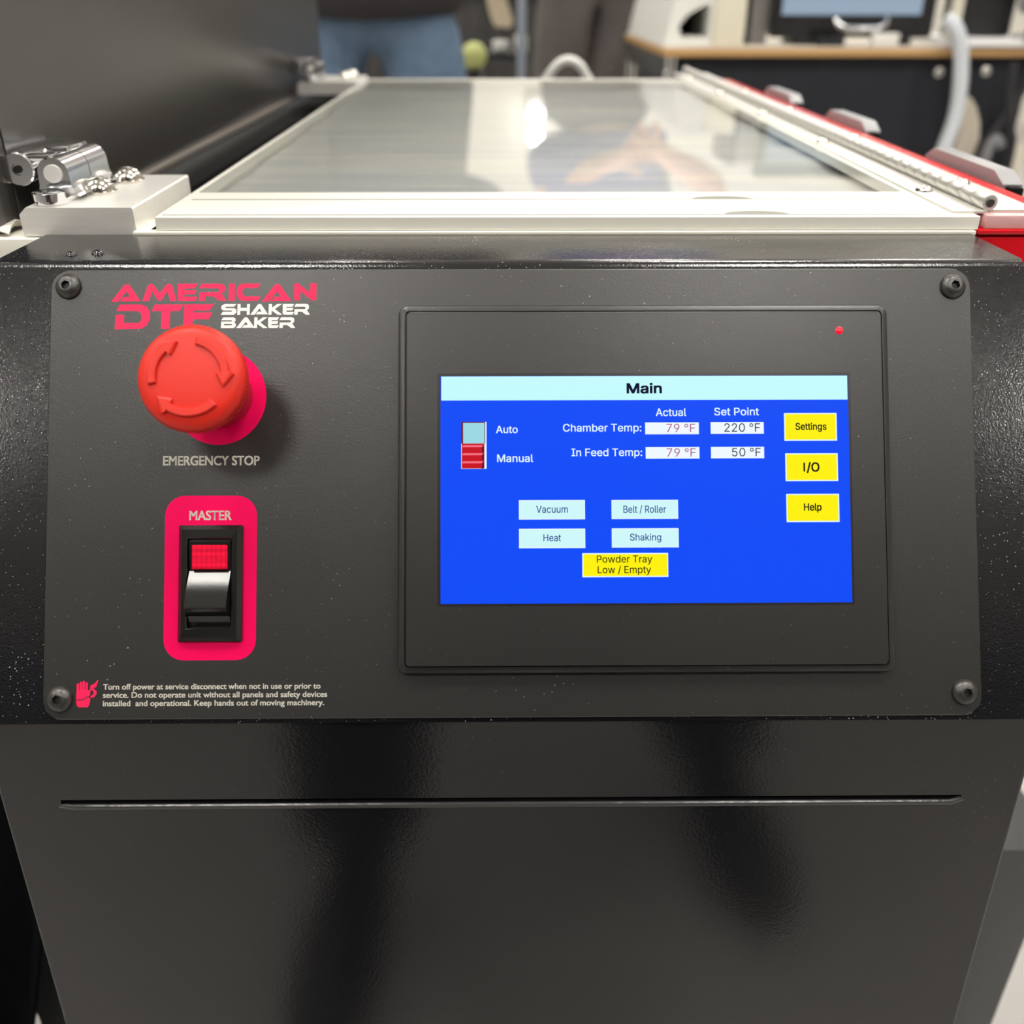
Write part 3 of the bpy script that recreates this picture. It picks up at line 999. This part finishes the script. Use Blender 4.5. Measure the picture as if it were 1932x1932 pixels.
def lerp(a, b, t):
    return tuple(a[i] + (b[i] - a[i]) * t for i in range(3))

def person(base, label, J, mats, face, hem, sleeve_to_elbow=False, leg_scale=1.0):
    """J: joints in metres (world); face = unit vector the chest looks along; hem = height of the shirt hem"""
    P = thing('person', label, 'person', base)
    f = Vector(face).normalized()
    side = Vector((0, 0, 1)).cross(f)            # the person's left
    pel, neck, head = Vector(J['pelvis']), Vector(J['neck']), Vector(J['head'])
    # body: head, neck, arms and hands in one surface with the trunk
    pts, ed = [], []
    def add(p, r, r2=None, to=None):
        pts.append((p[0], p[1], p[2], r, r2 if r2 else r))
        if to is not None:
            ed.append((to, len(pts) - 1))
        return len(pts) - 1
    root = add(pel, 0.10)
    ch = add(pel.lerp(neck, 0.65), 0.10, None, root)
    nb = add(neck, 0.066, None, ch)
    n2 = add(neck.lerp(head, 0.5), 0.062, None, nb)
    h1 = add(head + Vector((0, 0, -0.045)) + f * 0.015, 0.084, 0.092, n2)
    h2 = add(head + Vector((0, 0, 0.045)), 0.098, 0.112, h1)
    add(head + Vector((0, 0, 0.105)), 0.075, 0.085, h2)
    for s in ('l', 'r'):
        sh, el, wr = Vector(J['sh_' + s]), Vector(J['el_' + s]), Vector(J['wr_' + s])
        a = add(sh, 0.045, None, ch)
        b = add(el, 0.042, None, a)
        m = add(el.lerp(wr, 0.35), 0.042, None, b)
        c = add(wr, 0.027, 0.024, m)
        d = (wr - el).normalized()
        pc = add(wr + d * 0.05, 0.036, 0.018, c)
        across = d.cross(f)
        if across.length < 0.1:
            across = d.cross(Vector((0, 0, 1)))
        across.normalize()
        curl = across.cross(d).normalized()
        for k, ln in enumerate((0.066, 0.074, 0.070, 0.055)):
            off = across * (-0.027 + 0.018 * k)
            q0 = add(wr + d * 0.075 + off, 0.0095, None, pc)
            q1 = add(wr + d * (0.085 + ln * 0.5) + off * 1.15 + curl * 0.012, 0.009, None, q0)
            add(wr + d * (0.085 + ln * 0.85) + off * 1.15 + curl * 0.034, 0.0075, None, q1)
        t0 = add(wr + d * 0.035 - across * 0.036, 0.012, None, pc)
        add(wr + d * 0.075 - across * 0.056 + curl * 0.012, 0.010, None, t0)
    skin_mesh('body', pts, ed, SKIN, P)
    # face, hair
    mb = MB()
    mb.lathe(head + f * 0.088 + Vector((0, 0, 0.012)), tuple(f + Vector((0, 0, -0.9))), [(4, 0), (9, 12), (12, 26), (8, 34)], 12)
    mb.build('nose', SKIN, P, smooth=60)
    for s in (-1, 1):
        mb = MB()
        mb.lathe(head + side * (s * 0.085) + Vector((0, 0, 0.0)), tuple(side * s), [(24, 0), (26, 6), (18, 12)], 14)
        mb.build('ear', SKIN, P, smooth=60)
    for s in (-1, 1):
        mb = MB()
        mb.lathe(head + f * 0.084 + side * (s * 0.033) + Vector((0, 0, 0.022)), tuple(f), [(13, -4), (10, 4), (4, 7)], 14)
        mb.build('eye', EYE, P, smooth=60)
    mb = MB()
    mb.lathe(head + f * 0.087 + Vector((0, 0, -0.047)), tuple(side), [(2, -24), (6, -8), (6, 8), (2, 24)], 10)
    mb.build('mouth', mat('lips', (0.45, 0.16, 0.14, 1), 0.5), P, smooth=60)
    # hair: a cap over the crown and the back of the skull, open at the face
    mb = MB()
    rings = []
    right = side
    for j in range(9):
        th = math.radians(4 + 96 * j / 8)
        ring = []
        for i in range(28):
            ph = 2 * math.pi * i / 28
            front = max(0.0, math.cos(ph))
            t2 = th * (1 - 0.42 * front)
            ring.append(head + Vector((0, 0, 0.045)) + f * (0.099 * math.sin(t2) * math.cos(ph) - 0.006) + right * (0.089 * math.sin(t2) * math.sin(ph)) + Vector((0, 0, 0.092 * math.cos(t2))))
        rings.append(ring)
    mb.loops(rings, cap1=False)
    bmesh.ops.solidify(mb.bm, geom=mb.bm.faces[:], thickness=0.008)
    mb.build('hair', mats[3], P, smooth=80)
    # trousers
    pts, ed = [], []
    root = add(pel, 0.165, 0.125)
    w = add((pel.x, pel.y, max(hem + 0.03, pel.z + 0.09)), 0.155, 0.115, root)
    for s in ('l', 'r'):
        hp, kn, an = Vector(J['hip_' + s]), Vector(J['kn_' + s]), Vector(J['an_' + s])
        a = add(hp, 0.098 * leg_scale, None, root)
        m0 = add(hp.lerp(kn, 0.45), 0.092 * leg_scale, None, a)
        b = add(kn, 0.070 * leg_scale, None, m0)
        m = add(kn.lerp(an, 0.4), 0.064 * leg_scale, None, b)
        add(an, 0.056 * leg_scale, None, m)
    skin_mesh('trousers', pts, ed, mats[0], P)
    # shirt
    pts, ed = [], []
    low = Vector((pel.x, pel.y, hem - 0.01))
    root = add(low, 0.235, 0.185)
    c0 = add(Vector((pel.x, pel.y, hem + 0.10)), 0.225, 0.175, root)
    c1 = add(pel.lerp(neck, 0.42), 0.19, 0.145, c0)
    c2 = add(pel.lerp(neck, 0.72), 0.185, 0.13, c1)
    c3 = add(neck + Vector((0, 0, -0.035)), 0.085, 0.075, c2)
    for s in ('l', 'r'):
        sh, el, wr = Vector(J['sh_' + s]), Vector(J['el_' + s]), Vector(J['wr_' + s])
        a = add(sh, 0.072, None, c2)
        b = add(sh.lerp(el, 0.6), 0.068, None, a)
        if sleeve_to_elbow:
            add(sh.lerp(el, 0.92), 0.066, None, b)
        else:
            e = add(el, 0.058, None, b)
            add(el.lerp(wr, 0.9), 0.042, None, e)
    skin_mesh('shirt', pts, ed, mats[1], P)
    # shoes
    for s in ('l', 'r'):
        an = Vector(J['an_' + s])
        t = Vector(J.get('toe_' + s, an + f * 0.17))
        g = (Vector((t.x, t.y, 0)) - Vector((an.x, an.y, 0))).normalized()
        hl = Vector((an.x, an.y, 0.045)) - g * 0.05
        skin_mesh('shoe', [(*hl, 0.040, 0.045), (*(hl + g * 0.11), 0.045, 0.046), (*(hl + g * 0.21 + Vector((0, 0, -0.008))), 0.046, 0.036), (*(hl + g * 0.265 + Vector((0, 0, -0.012))), 0.030, 0.030)], [(0, 1), (1, 2), (2, 3)], mats[2], P)
    return P

def fab(name, c, c2=None, sc=40):
    return mat(name, c, 0.85, var=(sc, c2 or c, 0.5), bump=[(700, 0.15, 0.0008), (14, 0.35, 0.02)])
SHOE = mat('black_shoe', (0.012, 0.012, 0.012, 1), 0.4)
# blue jeans, seen from behind the machine
bx, by = -0.272, 1.92
person((bx, by, 0), 'person in blue jeans and dark sweater standing behind the machine lid', dict(
    pelvis=(bx, by, 0.86), neck=(bx, by + 0.01, 1.45), head=(bx, by + 0.03, 1.585),
    sh_l=(bx - 0.19, by, 1.37), el_l=(bx - 0.25, by + 0.10, 1.12), wr_l=(bx - 0.10, by + 0.30, 1.14),
    sh_r=(bx + 0.19, by, 1.37), el_r=(bx + 0.24, by + 0.10, 1.12), wr_r=(bx + 0.10, by + 0.30, 1.12),
    hip_l=(bx - 0.118, by, 0.82), kn_l=(bx - 0.13, by, 0.45), an_l=(bx - 0.15, by, 0.10),
    hip_r=(bx + 0.114, by, 0.82), kn_r=(bx + 0.112, by, 0.45), an_r=(bx + 0.13, by, 0.10)),
    [fab('blue_denim', (0.085, 0.135, 0.21, 1), (0.115, 0.175, 0.26, 1)), fab('dark_sweater', (0.030, 0.026, 0.028, 1)), SHOE, HAIR], (0, 1, 0), 0.785, leg_scale=1.02)
# grey trousers and blue shirt
gx, gy = 0.262, 2.57
person((gx, gy, 0), 'person in grey trousers and blue short-sleeved shirt standing between desk and jeans', dict(
    pelvis=(gx, gy, 0.93), neck=(gx + 0.10, gy, 1.52), head=(gx + 0.11, gy - 0.02, 1.655),
    sh_l=(gx + 0.28, gy, 1.44), el_l=(gx + 0.34, gy - 0.06, 1.17), wr_l=(gx + 0.15, gy - 0.20, 1.06),
    sh_r=(gx - 0.08, gy, 1.44), el_r=(gx - 0.14, gy - 0.04, 1.17), wr_r=(gx + 0.03, gy - 0.20, 1.08),
    hip_l=(gx + 0.085, gy, 0.88), kn_l=(gx + 0.0, gy + 0.02, 0.50), an_l=(gx - 0.02, gy + 0.06, 0.10),
    hip_r=(gx - 0.085, gy, 0.88), kn_r=(gx - 0.125, gy, 0.50), an_r=(gx - 0.13, gy, 0.10)),
    [fab('grey_twill', (0.13, 0.115, 0.112, 1), (0.16, 0.14, 0.135, 1)), fab('blue_shirt_cloth', (0.06, 0.08, 0.36, 1)), SHOE, HAIR], (0, -1, 0), 1.02, sleeve_to_elbow=True, leg_scale=0.95)
# the one standing at the controls, seen only as a reflection in the glossy front
qx, qy = 0.03, -0.66
person((qx, qy, 0), 'person in black trousers standing before the machine, mirrored in its glossy front', dict(
    pelvis=(qx, qy, 0.86), neck=(qx, qy - 0.02, 1.44), head=(qx, qy + 0.03, 1.575),
    sh_l=(qx - 0.19, qy, 1.36), el_l=(qx - 0.27, qy - 0.02, 1.06), wr_l=(qx - 0.16, qy + 0.17, 0.92),
    sh_r=(qx + 0.19, qy, 1.36), el_r=(qx + 0.27, qy - 0.02, 1.06), wr_r=(qx + 0.16, qy + 0.17, 0.92),
    hip_l=(qx - 0.10, qy, 0.78), kn_l=(-0.145, qy + 0.06, 0.40), an_l=(-0.165, qy + 0.07, 0.09), toe_l=(-0.18, qy + 0.3, 0),
    hip_r=(qx + 0.11, qy - 0.01, 0.78), kn_r=(0.180, qy - 0.07, 0.40), an_r=(0.268, qy - 0.10, 0.09), toe_r=(0.30, qy + 0.2, 0)),
    [fab('black_trousers', (0.008, 0.008, 0.010, 1)), fab('charcoal_top', (0.02, 0.02, 0.022, 1)), SHOE, HAIR], (0, 1, 0), 0.86, leg_scale=1.3)

# ------------------------------------------------------------------ desk on the right and what stands on it
TAN = mat('tan_wood_edge', (0.56, 0.34, 0.14, 1), 0.5, var=(30, (0.50, 0.29, 0.11, 1), 0.5, (1, 6, 6)))
DTOP = mat('pale_desk_laminate', (0.72, 0.66, 0.56, 1), 0.35)
NAVY = mat('black_table_skirt', (0.010, 0.012, 0.018, 1), 0.85, bump=[(500, 0.15, 0.001)])
WPL = mat('white_plastic', (0.80, 0.80, 0.76, 1), 0.4)
GPL = mat('grey_plastic', (0.30, 0.29, 0.29, 1), 0.5)
BPL = mat('black_plastic', (0.012, 0.013, 0.015, 1), 0.35)
desk = thing('desk', 'wooden-edged desk with black skirt panel on the right behind the machine', 'desk', (0.68, 1.95, 0))
mb = MB(); mb.box((315, 1752, 65), (1060, 2440, 69), 0.8, V); top = mb.build('desk_top', DTOP, desk)
mb = MB(); mb.box((314, 1750, 51), (1061, 2441, 65), 1.5, V); mb.build('wood_edge', TAN, top)
mb = MB()
n = 60
fr0 = [V(330 + 720 * i / n, 1772 + 1.5 * math.sin(i * 0.9), 51) for i in range(n + 1)]
fr1 = [V(330 + 720 * i / n, 1774 + 4 * math.sin(i * 0.9), -655) for i in range(n + 1)]
for i in range(n):
    mb.face([fr0[i], fr0[i + 1], fr1[i + 1], fr1[i]])
bmesh.ops.remove_doubles(mb.bm, verts=mb.bm.verts, dist=1e-5)
bmesh.ops.solidify(mb.bm, geom=mb.bm.faces[:], thickness=0.004)
mb.build('skirt', NAVY, desk, smooth=60)
mb = MB(); mb.box((318, 1790, 6), (326, 2425, 51), 1, V); mb.build('side_rail', mat('dark_grey_rail', (0.06, 0.06, 0.062, 1), 0.5), desk)
for x, y in ((330, 1762), (330, 2415), (1040, 1785), (1040, 2415)):
    mb = MB()
    mb.lathe(V(x, y, -683), (0, 0, 1), [(14, 0), (14, 16), (12, 18), (12, 690), (15, 692), (15, 706), (12, 708), (12, 733.5)], 20)
    mb.build('leg', K['chrome'], desk)
for x, z in ((868, 22), (962, 24)):
    mb = MB()
    mb.lathe(V(x, 1766, z), (0, -1, 0), [(9, 0), (9, 2), (6, 4)], 18)
    mb.build('snap_stud', K['leaf'], desk)
# white housing with a curved opening
wh = thing('white_housing', 'white machine housing with rounded window opening at left end of desk', 'machine', (0.36, 1.95, 0.752))
def extr(poly_o, poly_i, y0, y1, m, name, par):
    mb = MB()
    n = len(poly_o)
    for yy, flip in ((y0, False), (y1, True)):
        for i in range(n):
            j = (i + 1) % n
            mb.face([V(poly_o[i][0], yy, poly_o[i][1]), V(poly_o[j][0], yy, poly_o[j][1]), V(poly_i[j][0], yy, poly_i[j][1]), V(poly_i[i][0], yy, poly_i[i][1])])
    for P in (poly_o, poly_i):
        for i in range(n):
            j = (i + 1) % n
            mb.face([V(P[i][0], y0, P[i][1]), V(P[j][0], y0, P[j][1]), V(P[j][0], y1, P[j][1]), V(P[i][0], y1, P[i][1])])
    bmesh.ops.remove_doubles(mb.bm, verts=mb.bm.verts, dist=1e-5)
    return mb.build(name, m, par, smooth=25)
PO = [(317, 69.3), (412, 69.3), (412, 262), (368, 262), (350, 205), (330, 132)]
PI_ = [(350, 84), (404, 84), (404, 142), (390, 139), (362, 124), (345, 104)]
ob = extr(PO, PI_, 1790, 2400, WPL, 'shell', wh)
mb = MB(); mb.box((340, 1985, 74), (378, 2075, 150), 4, V); mb.build('inner_block', GPL, wh)
mb = MB(); mb.box((378.5, 2020, 74), (408, 2075, 150), 2, V); mb.build('inner_block', BPL, wh)
mb = MB(); mb.box((412.5, 1778, 69.2), (474, 1990, 258), 3, V); mb.build('side_column', mat('cream_plastic', (0.78, 0.74, 0.60, 1), 0.4), wh)
# grey case
gc = thing('equipment_case', 'grey and black upright case between white housing and monitor', 'case', (0.5, 1.9, 0.752))
mb = MB(); mb.box((480, 1850, 69.2), (500, 2010, 330), 2, V); mb.build('black_side', BPL, gc)
mb = MB(); mb.box((500.2, 1850, 69.2), (536, 2010, 330), 3, V); mb.build('grey_front', GPL, gc)
# monitor
mon = thing('monitor', 'black framed monitor with pale blue-grey screen standing on the desk', 'monitor', (0.69, 1.85, 0.752))
mb = MB()
mb.box((533, 1800, 82), (852, 1838, 350), 4, V)
mh = mb.build('housing', BPL, mon)
mb = MB(); mb.box((548, 1796.5, 123), (823, 1799.8, 318), 0.5, V); mb.build('screen', screen_mat('pale_screen', srgb(150, 168, 186), 1.0), mon)
mb = MB()
for x in (580, 770):
    mb.box((x, 1790, 69.2), (x + 40, 1900, 82.5), 2, V)
mb.build('foot', BPL, mon)
mb = MB()
arc = [V(652 + 52 * math.sin(t) , 1788 - 8 * math.sin(t * 2), 100 + 14 * math.cos(t)) for t in [math.pi * (-0.55 + 1.1 * i / 14) for i in range(15)]]
mb = MB(); mb.tube([V(655, 1792, 116), V(658, 1784, 106), V(675, 1780, 99), V(735, 1780, 99), V(752, 1784, 106), V(755, 1792, 117)], 6, 12)
mb.build('bar_handle', K['chrome'], mon, smooth=60)
mb = MB(); mb.box((722, 1752, 69.2), (772, 1778, 92), 2, V)
tag(mb.build('small_carton', mat('white_carton', (0.82, 0.80, 0.74, 1), 0.6)), 'small white carton on the desk edge below the monitor', 'box')
mb = MB(); mb.box((612, 1756, 69.2), (668, 1780, 84), 2, V)
tag(mb.build('dark_adapter', BPL), 'small dark adapter on the desk under the monitor', 'adapter')
mb = MB(); mb.box((868, 1742, 69.2), (1200, 1985, 84), 1.5, V)
tag(mb.build('white_tray', mat('white_tray', (0.86, 0.86, 0.86, 1), 0.35)), 'white flat tray on the right end of the desk', 'tray')
mb = MB(); mb.box((1062, 1740, 51), (1200, 2180, 69), 1.0, V)
tag(mb.build('white_side_table', WPL), 'white board beyond the right end of the desk', 'board')
mb = MB(); mb.box((905, 1800, 84.2), (1010, 1900, 400), 6, V)
dv = tag(mb.build('black_device', BPL), 'black boxy device standing on the white tray', 'device')
mb = MB(); mb.box((874, 1772, 100), (896, 1790, 300), 4, V)
mb.box((872, 1768, 84.2), (900, 1796, 101), 2, V)
tag(mb.build('cream_bottle', mat('cream_bottle', (0.74, 0.70, 0.58, 1), 0.4)), 'slim cream bottle beside the black device', 'bottle')
t = thing('desk_lamp', 'grey round lamp head with pink shade at right edge behind the tray', 'lamp', (1.03, 1.75, 0.767))
mb = MB(); mb.lathe(V(1035, 1765, 84.2), (0, 0, 1), [(38, 0), (38, 6), (10, 9), (10, 40), (30, 44), (38, 60), (34, 76)], 24); mb.build('base', GPL, t)
mb = MB(); mb.lathe(V(1035, 1765, 84.2), (0, 0, 1), [(36, 76.5), (44, 90), (44, 140), (30, 160)], 24); mb.build('shade', mat('pink_shade', (0.66, 0.42, 0.38, 1), 0.6), t)
# hose
def curve_pts(ctrl, n=40):
    P = [Vector(c) for c in ctrl]
    P = [2 * P[0] - P[1]] + P + [2 * P[-1] - P[-2]]
    out = []
    m = len(P) - 3
    for k in range(n + 1):
        s = min(k / n * m, m - 1e-6)
        i = int(s)
        t = s - i
        a, b, c, d = P[i:i + 4]
        out.append(0.5 * ((2 * b) + (c - a) * t + (2 * a - 5 * b + 4 * c - d) * t * t + (3 * b - a - 3 * c + d) * t ** 3))
    return [V(*p) for p in out]
mb = MB()
mb.tube(curve_pts([(845, 1735, 118), (868, 1726, 100), (885, 1722, 60), (896, 1720, 0), (898, 1718, -60), (885, 1716, -130), (875, 1714, -220), (870, 1712, -420), (880, 1705, -668)]), 14.5, 16)
tag(mb.build('grey_hose', mat('pale_hose', (0.62, 0.66, 0.70, 1), 0.35), smooth=60), 'pale grey hose hanging over the desk front', 'hose')
mb = MB()
mb.tube(curve_pts([(45, 1010, -675), (50, 1010, -300), (52, 1010, 30), (54, 1005, 66), (64, 1002, 82), (78, 1000, 89), (92, 1000, 84), (103, 1002, 68), (106, 1004, 30), (108, 1004, -300), (112, 1004, -675)], 80), 5.5, 14)
wl = mb.build('white_tube_loop', WPL, smooth=60)
tag(wl, 'white tube loop arching up behind the far end of the lid', 'tube')
# cream strap and cables under the desk
mb = MB()
P = [(905, -30), (915, -22), (930, -40), (944, -70), (950, -100), (942, -150), (930, -190), (918, -232), (904, -240), (886, -230), (890, -190), (900, -140), (908, -90)]
mb.prism(P, lambda x, z: V(x + 20, 1748, z), lambda x, z: V(x + 20, 1766, z))
tag(mb.build('cream_glove', mat('cream_cloth', (0.62, 0.56, 0.46, 1), 0.8), smooth=0), 'cream strap hanging against the black skirt beside the hose', 'strap')
def cable(ctrl, r, m, label, name='cable'):
    mb = MB()
    mb.tube(curve_pts(ctrl), r, 10)
    return tag(mb.build(name, m, smooth=60), label, 'cable')
CG = mat('grey_cable', (0.20, 0.20, 0.21, 1), 0.5)
CB = mat('black_cable', (0.02, 0.02, 0.024, 1), 0.5)
cable([(1040, 1738, 40), (1025, 1734, -20), (985, 1730, -90), (960, 1730, -150), (950, 1728, -260), (948, 1726, -670)], 8, CB, 'black cable slanting down from the desk corner right of the strap')
cable([(985, 1706, 45), (990, 1702, -20), (1010, 1702, -80), (1020, 1702, -160), (1016, 1696, -670)], 7, CB, 'black cable crossing the slanting one below the tray')
cable([(1000, 1712, -110), (988, 1710, -96), (976, 1710, -112), (972, 1710, -160), (985, 1710, -230), (1000, 1710, -400), (1000, 1706, -672)], 10, CG, 'grey cable looping over below the right end of the desk')
mb = MB(); mb.box((1022, 1700, -260), (1046, 1712, -105), 3, V)
mb.box((1020, 1702, -683), (1048, 1711, -258), 1, V)
tag(mb.build('cream_post', mat('cream_board', (0.60, 0.56, 0.46, 1), 0.7)), 'cream upright board at the right edge below the desk', 'board')

# ------------------------------------------------------------------ far background between the people
mb = MB()
dk = thing('draped_counter', 'long counter draped in black along the far side', 'counter', (-0.2, 3.6, 0))
mb.box((-1900, 3400, -683), (1500, 3950, 150), 4, V)
mb.build('drape', mat('charcoal_drape', (0.030, 0.029, 0.028, 1), 0.9, var=(6, (0.05, 0.048, 0.046, 1), 0.4, (6, 1, 0.3)), bump=[(25, 0.5, 0.02)]), dk)
mb = MB(); mb.box((-1910, 3390, 150.5), (1510, 3960, 165), 2, V); mb.build('counter_top', GPL, dk)
st = thing('bar_stool', 'dark stool with beige slanted backrest between the two people', 'stool', (0.0, 2.75, 0))
mb = MB()
mb.prism([(-55, 166), (0, 168), (27, 86), (19, 68), (-24, 72), (-36, 92)], lambda x, z: V(x, 2798, z), lambda x, z: V(x, 2818, z))
mb.build('backrest', mat('beige_plywood', (0.66, 0.56, 0.40, 1), 0.5), st)
mb = MB(); mb.box((-75, 2700, -10), (70, 2815, 8), 6, V); mb.build('seat', BPL, st)
for sx, sy in ((-65, 2710), (60, 2710), (-65, 2805), (60, 2805)):
    mb = MB()
    mb.cyl(V(sx * 1.15, sy, -683), V(sx, sy, -10), 10, 12)
    mb.build('leg', K['chrome'], st)
mb = MB()
mb.cyl(V(5, 2812, 6), V(5, 2812, 80), 7, 10)
mb.build('back_post', BPL, st)
for i, (x, z, r) in enumerate(((-8, 33, 24), (50, 36, 18))):
    mb = MB()
    mb.lathe(V(x, 2740, 8.2), (0, 0, 1), [(r * .8, 0), (r, 4), (r, 26 + 14 * i), (r * .9, 30 + 14 * i)], 24)
    tag(mb.build('cream_cup', WPL, smooth=50), ['squat cream cup on the dark stool left of the grey post', 'taller cream cup on the dark stool near grey trousers'][i], 'cup')
mb = MB()
mb.lathe(V(-79, 2480, -22), (0, 0, 1), [(2, 0)] + [(34 * math.sin(math.pi * i / 16), 34 - 34 * math.cos(math.pi * i / 16)) for i in range(1, 16)] + [(2, 68)], 28)
tag(mb.build('lime_ball', mat('lime_rubber', (0.52, 0.56, 0.20, 1), 0.5), smooth=80), 'lime green ball on a dark pedestal beside the blue jeans', 'ball')
pd = thing('pedestal', 'dark slim pedestal under the lime green ball', 'pedestal', (-0.082, 2.6, 0))
mb = MB(); mb.lathe(V(-79, 2480, -683), (0, 0, 1), [(60, 0), (60, 10), (16, 18), (14, 640), (22, 662)], 28); mb.build('column', BPL, pd)
mb = MB(); mb.box((36, 2480, -683), (58, 2500, 190), 4, V)
tag(mb.build('grey_post', mat('grey_post', (0.30, 0.34, 0.40, 1), 0.3)), 'slim blue-grey upright post between the two people', 'post')
sc = thing('wall_lamp', 'wall lamp with two bright round globes on the far wall', 'lamp', (0.21, 6.98, 1.4))
mb = MB(); mb.box((170, 6960, 650), (290, 6999, 1000), 6, V); mb.build('back_plate', WPL, sc)
for z in (770, 925):
    mb = MB()
    mb.lathe(V(228, 6930, z - 48), (0, 0, 1), [(4, 0)] + [(48 * math.sin(math.pi * i / 12), 48 - 48 * math.cos(math.pi * i / 12)) for i in range(1, 12)] + [(4, 96)], 20)
    mb.build('globe', mat('glowing_globe', (1, 1, 1, 1), 0.4, emis=((1.0, 0.98, 0.95, 1), 16.0)), sc, smooth=80)
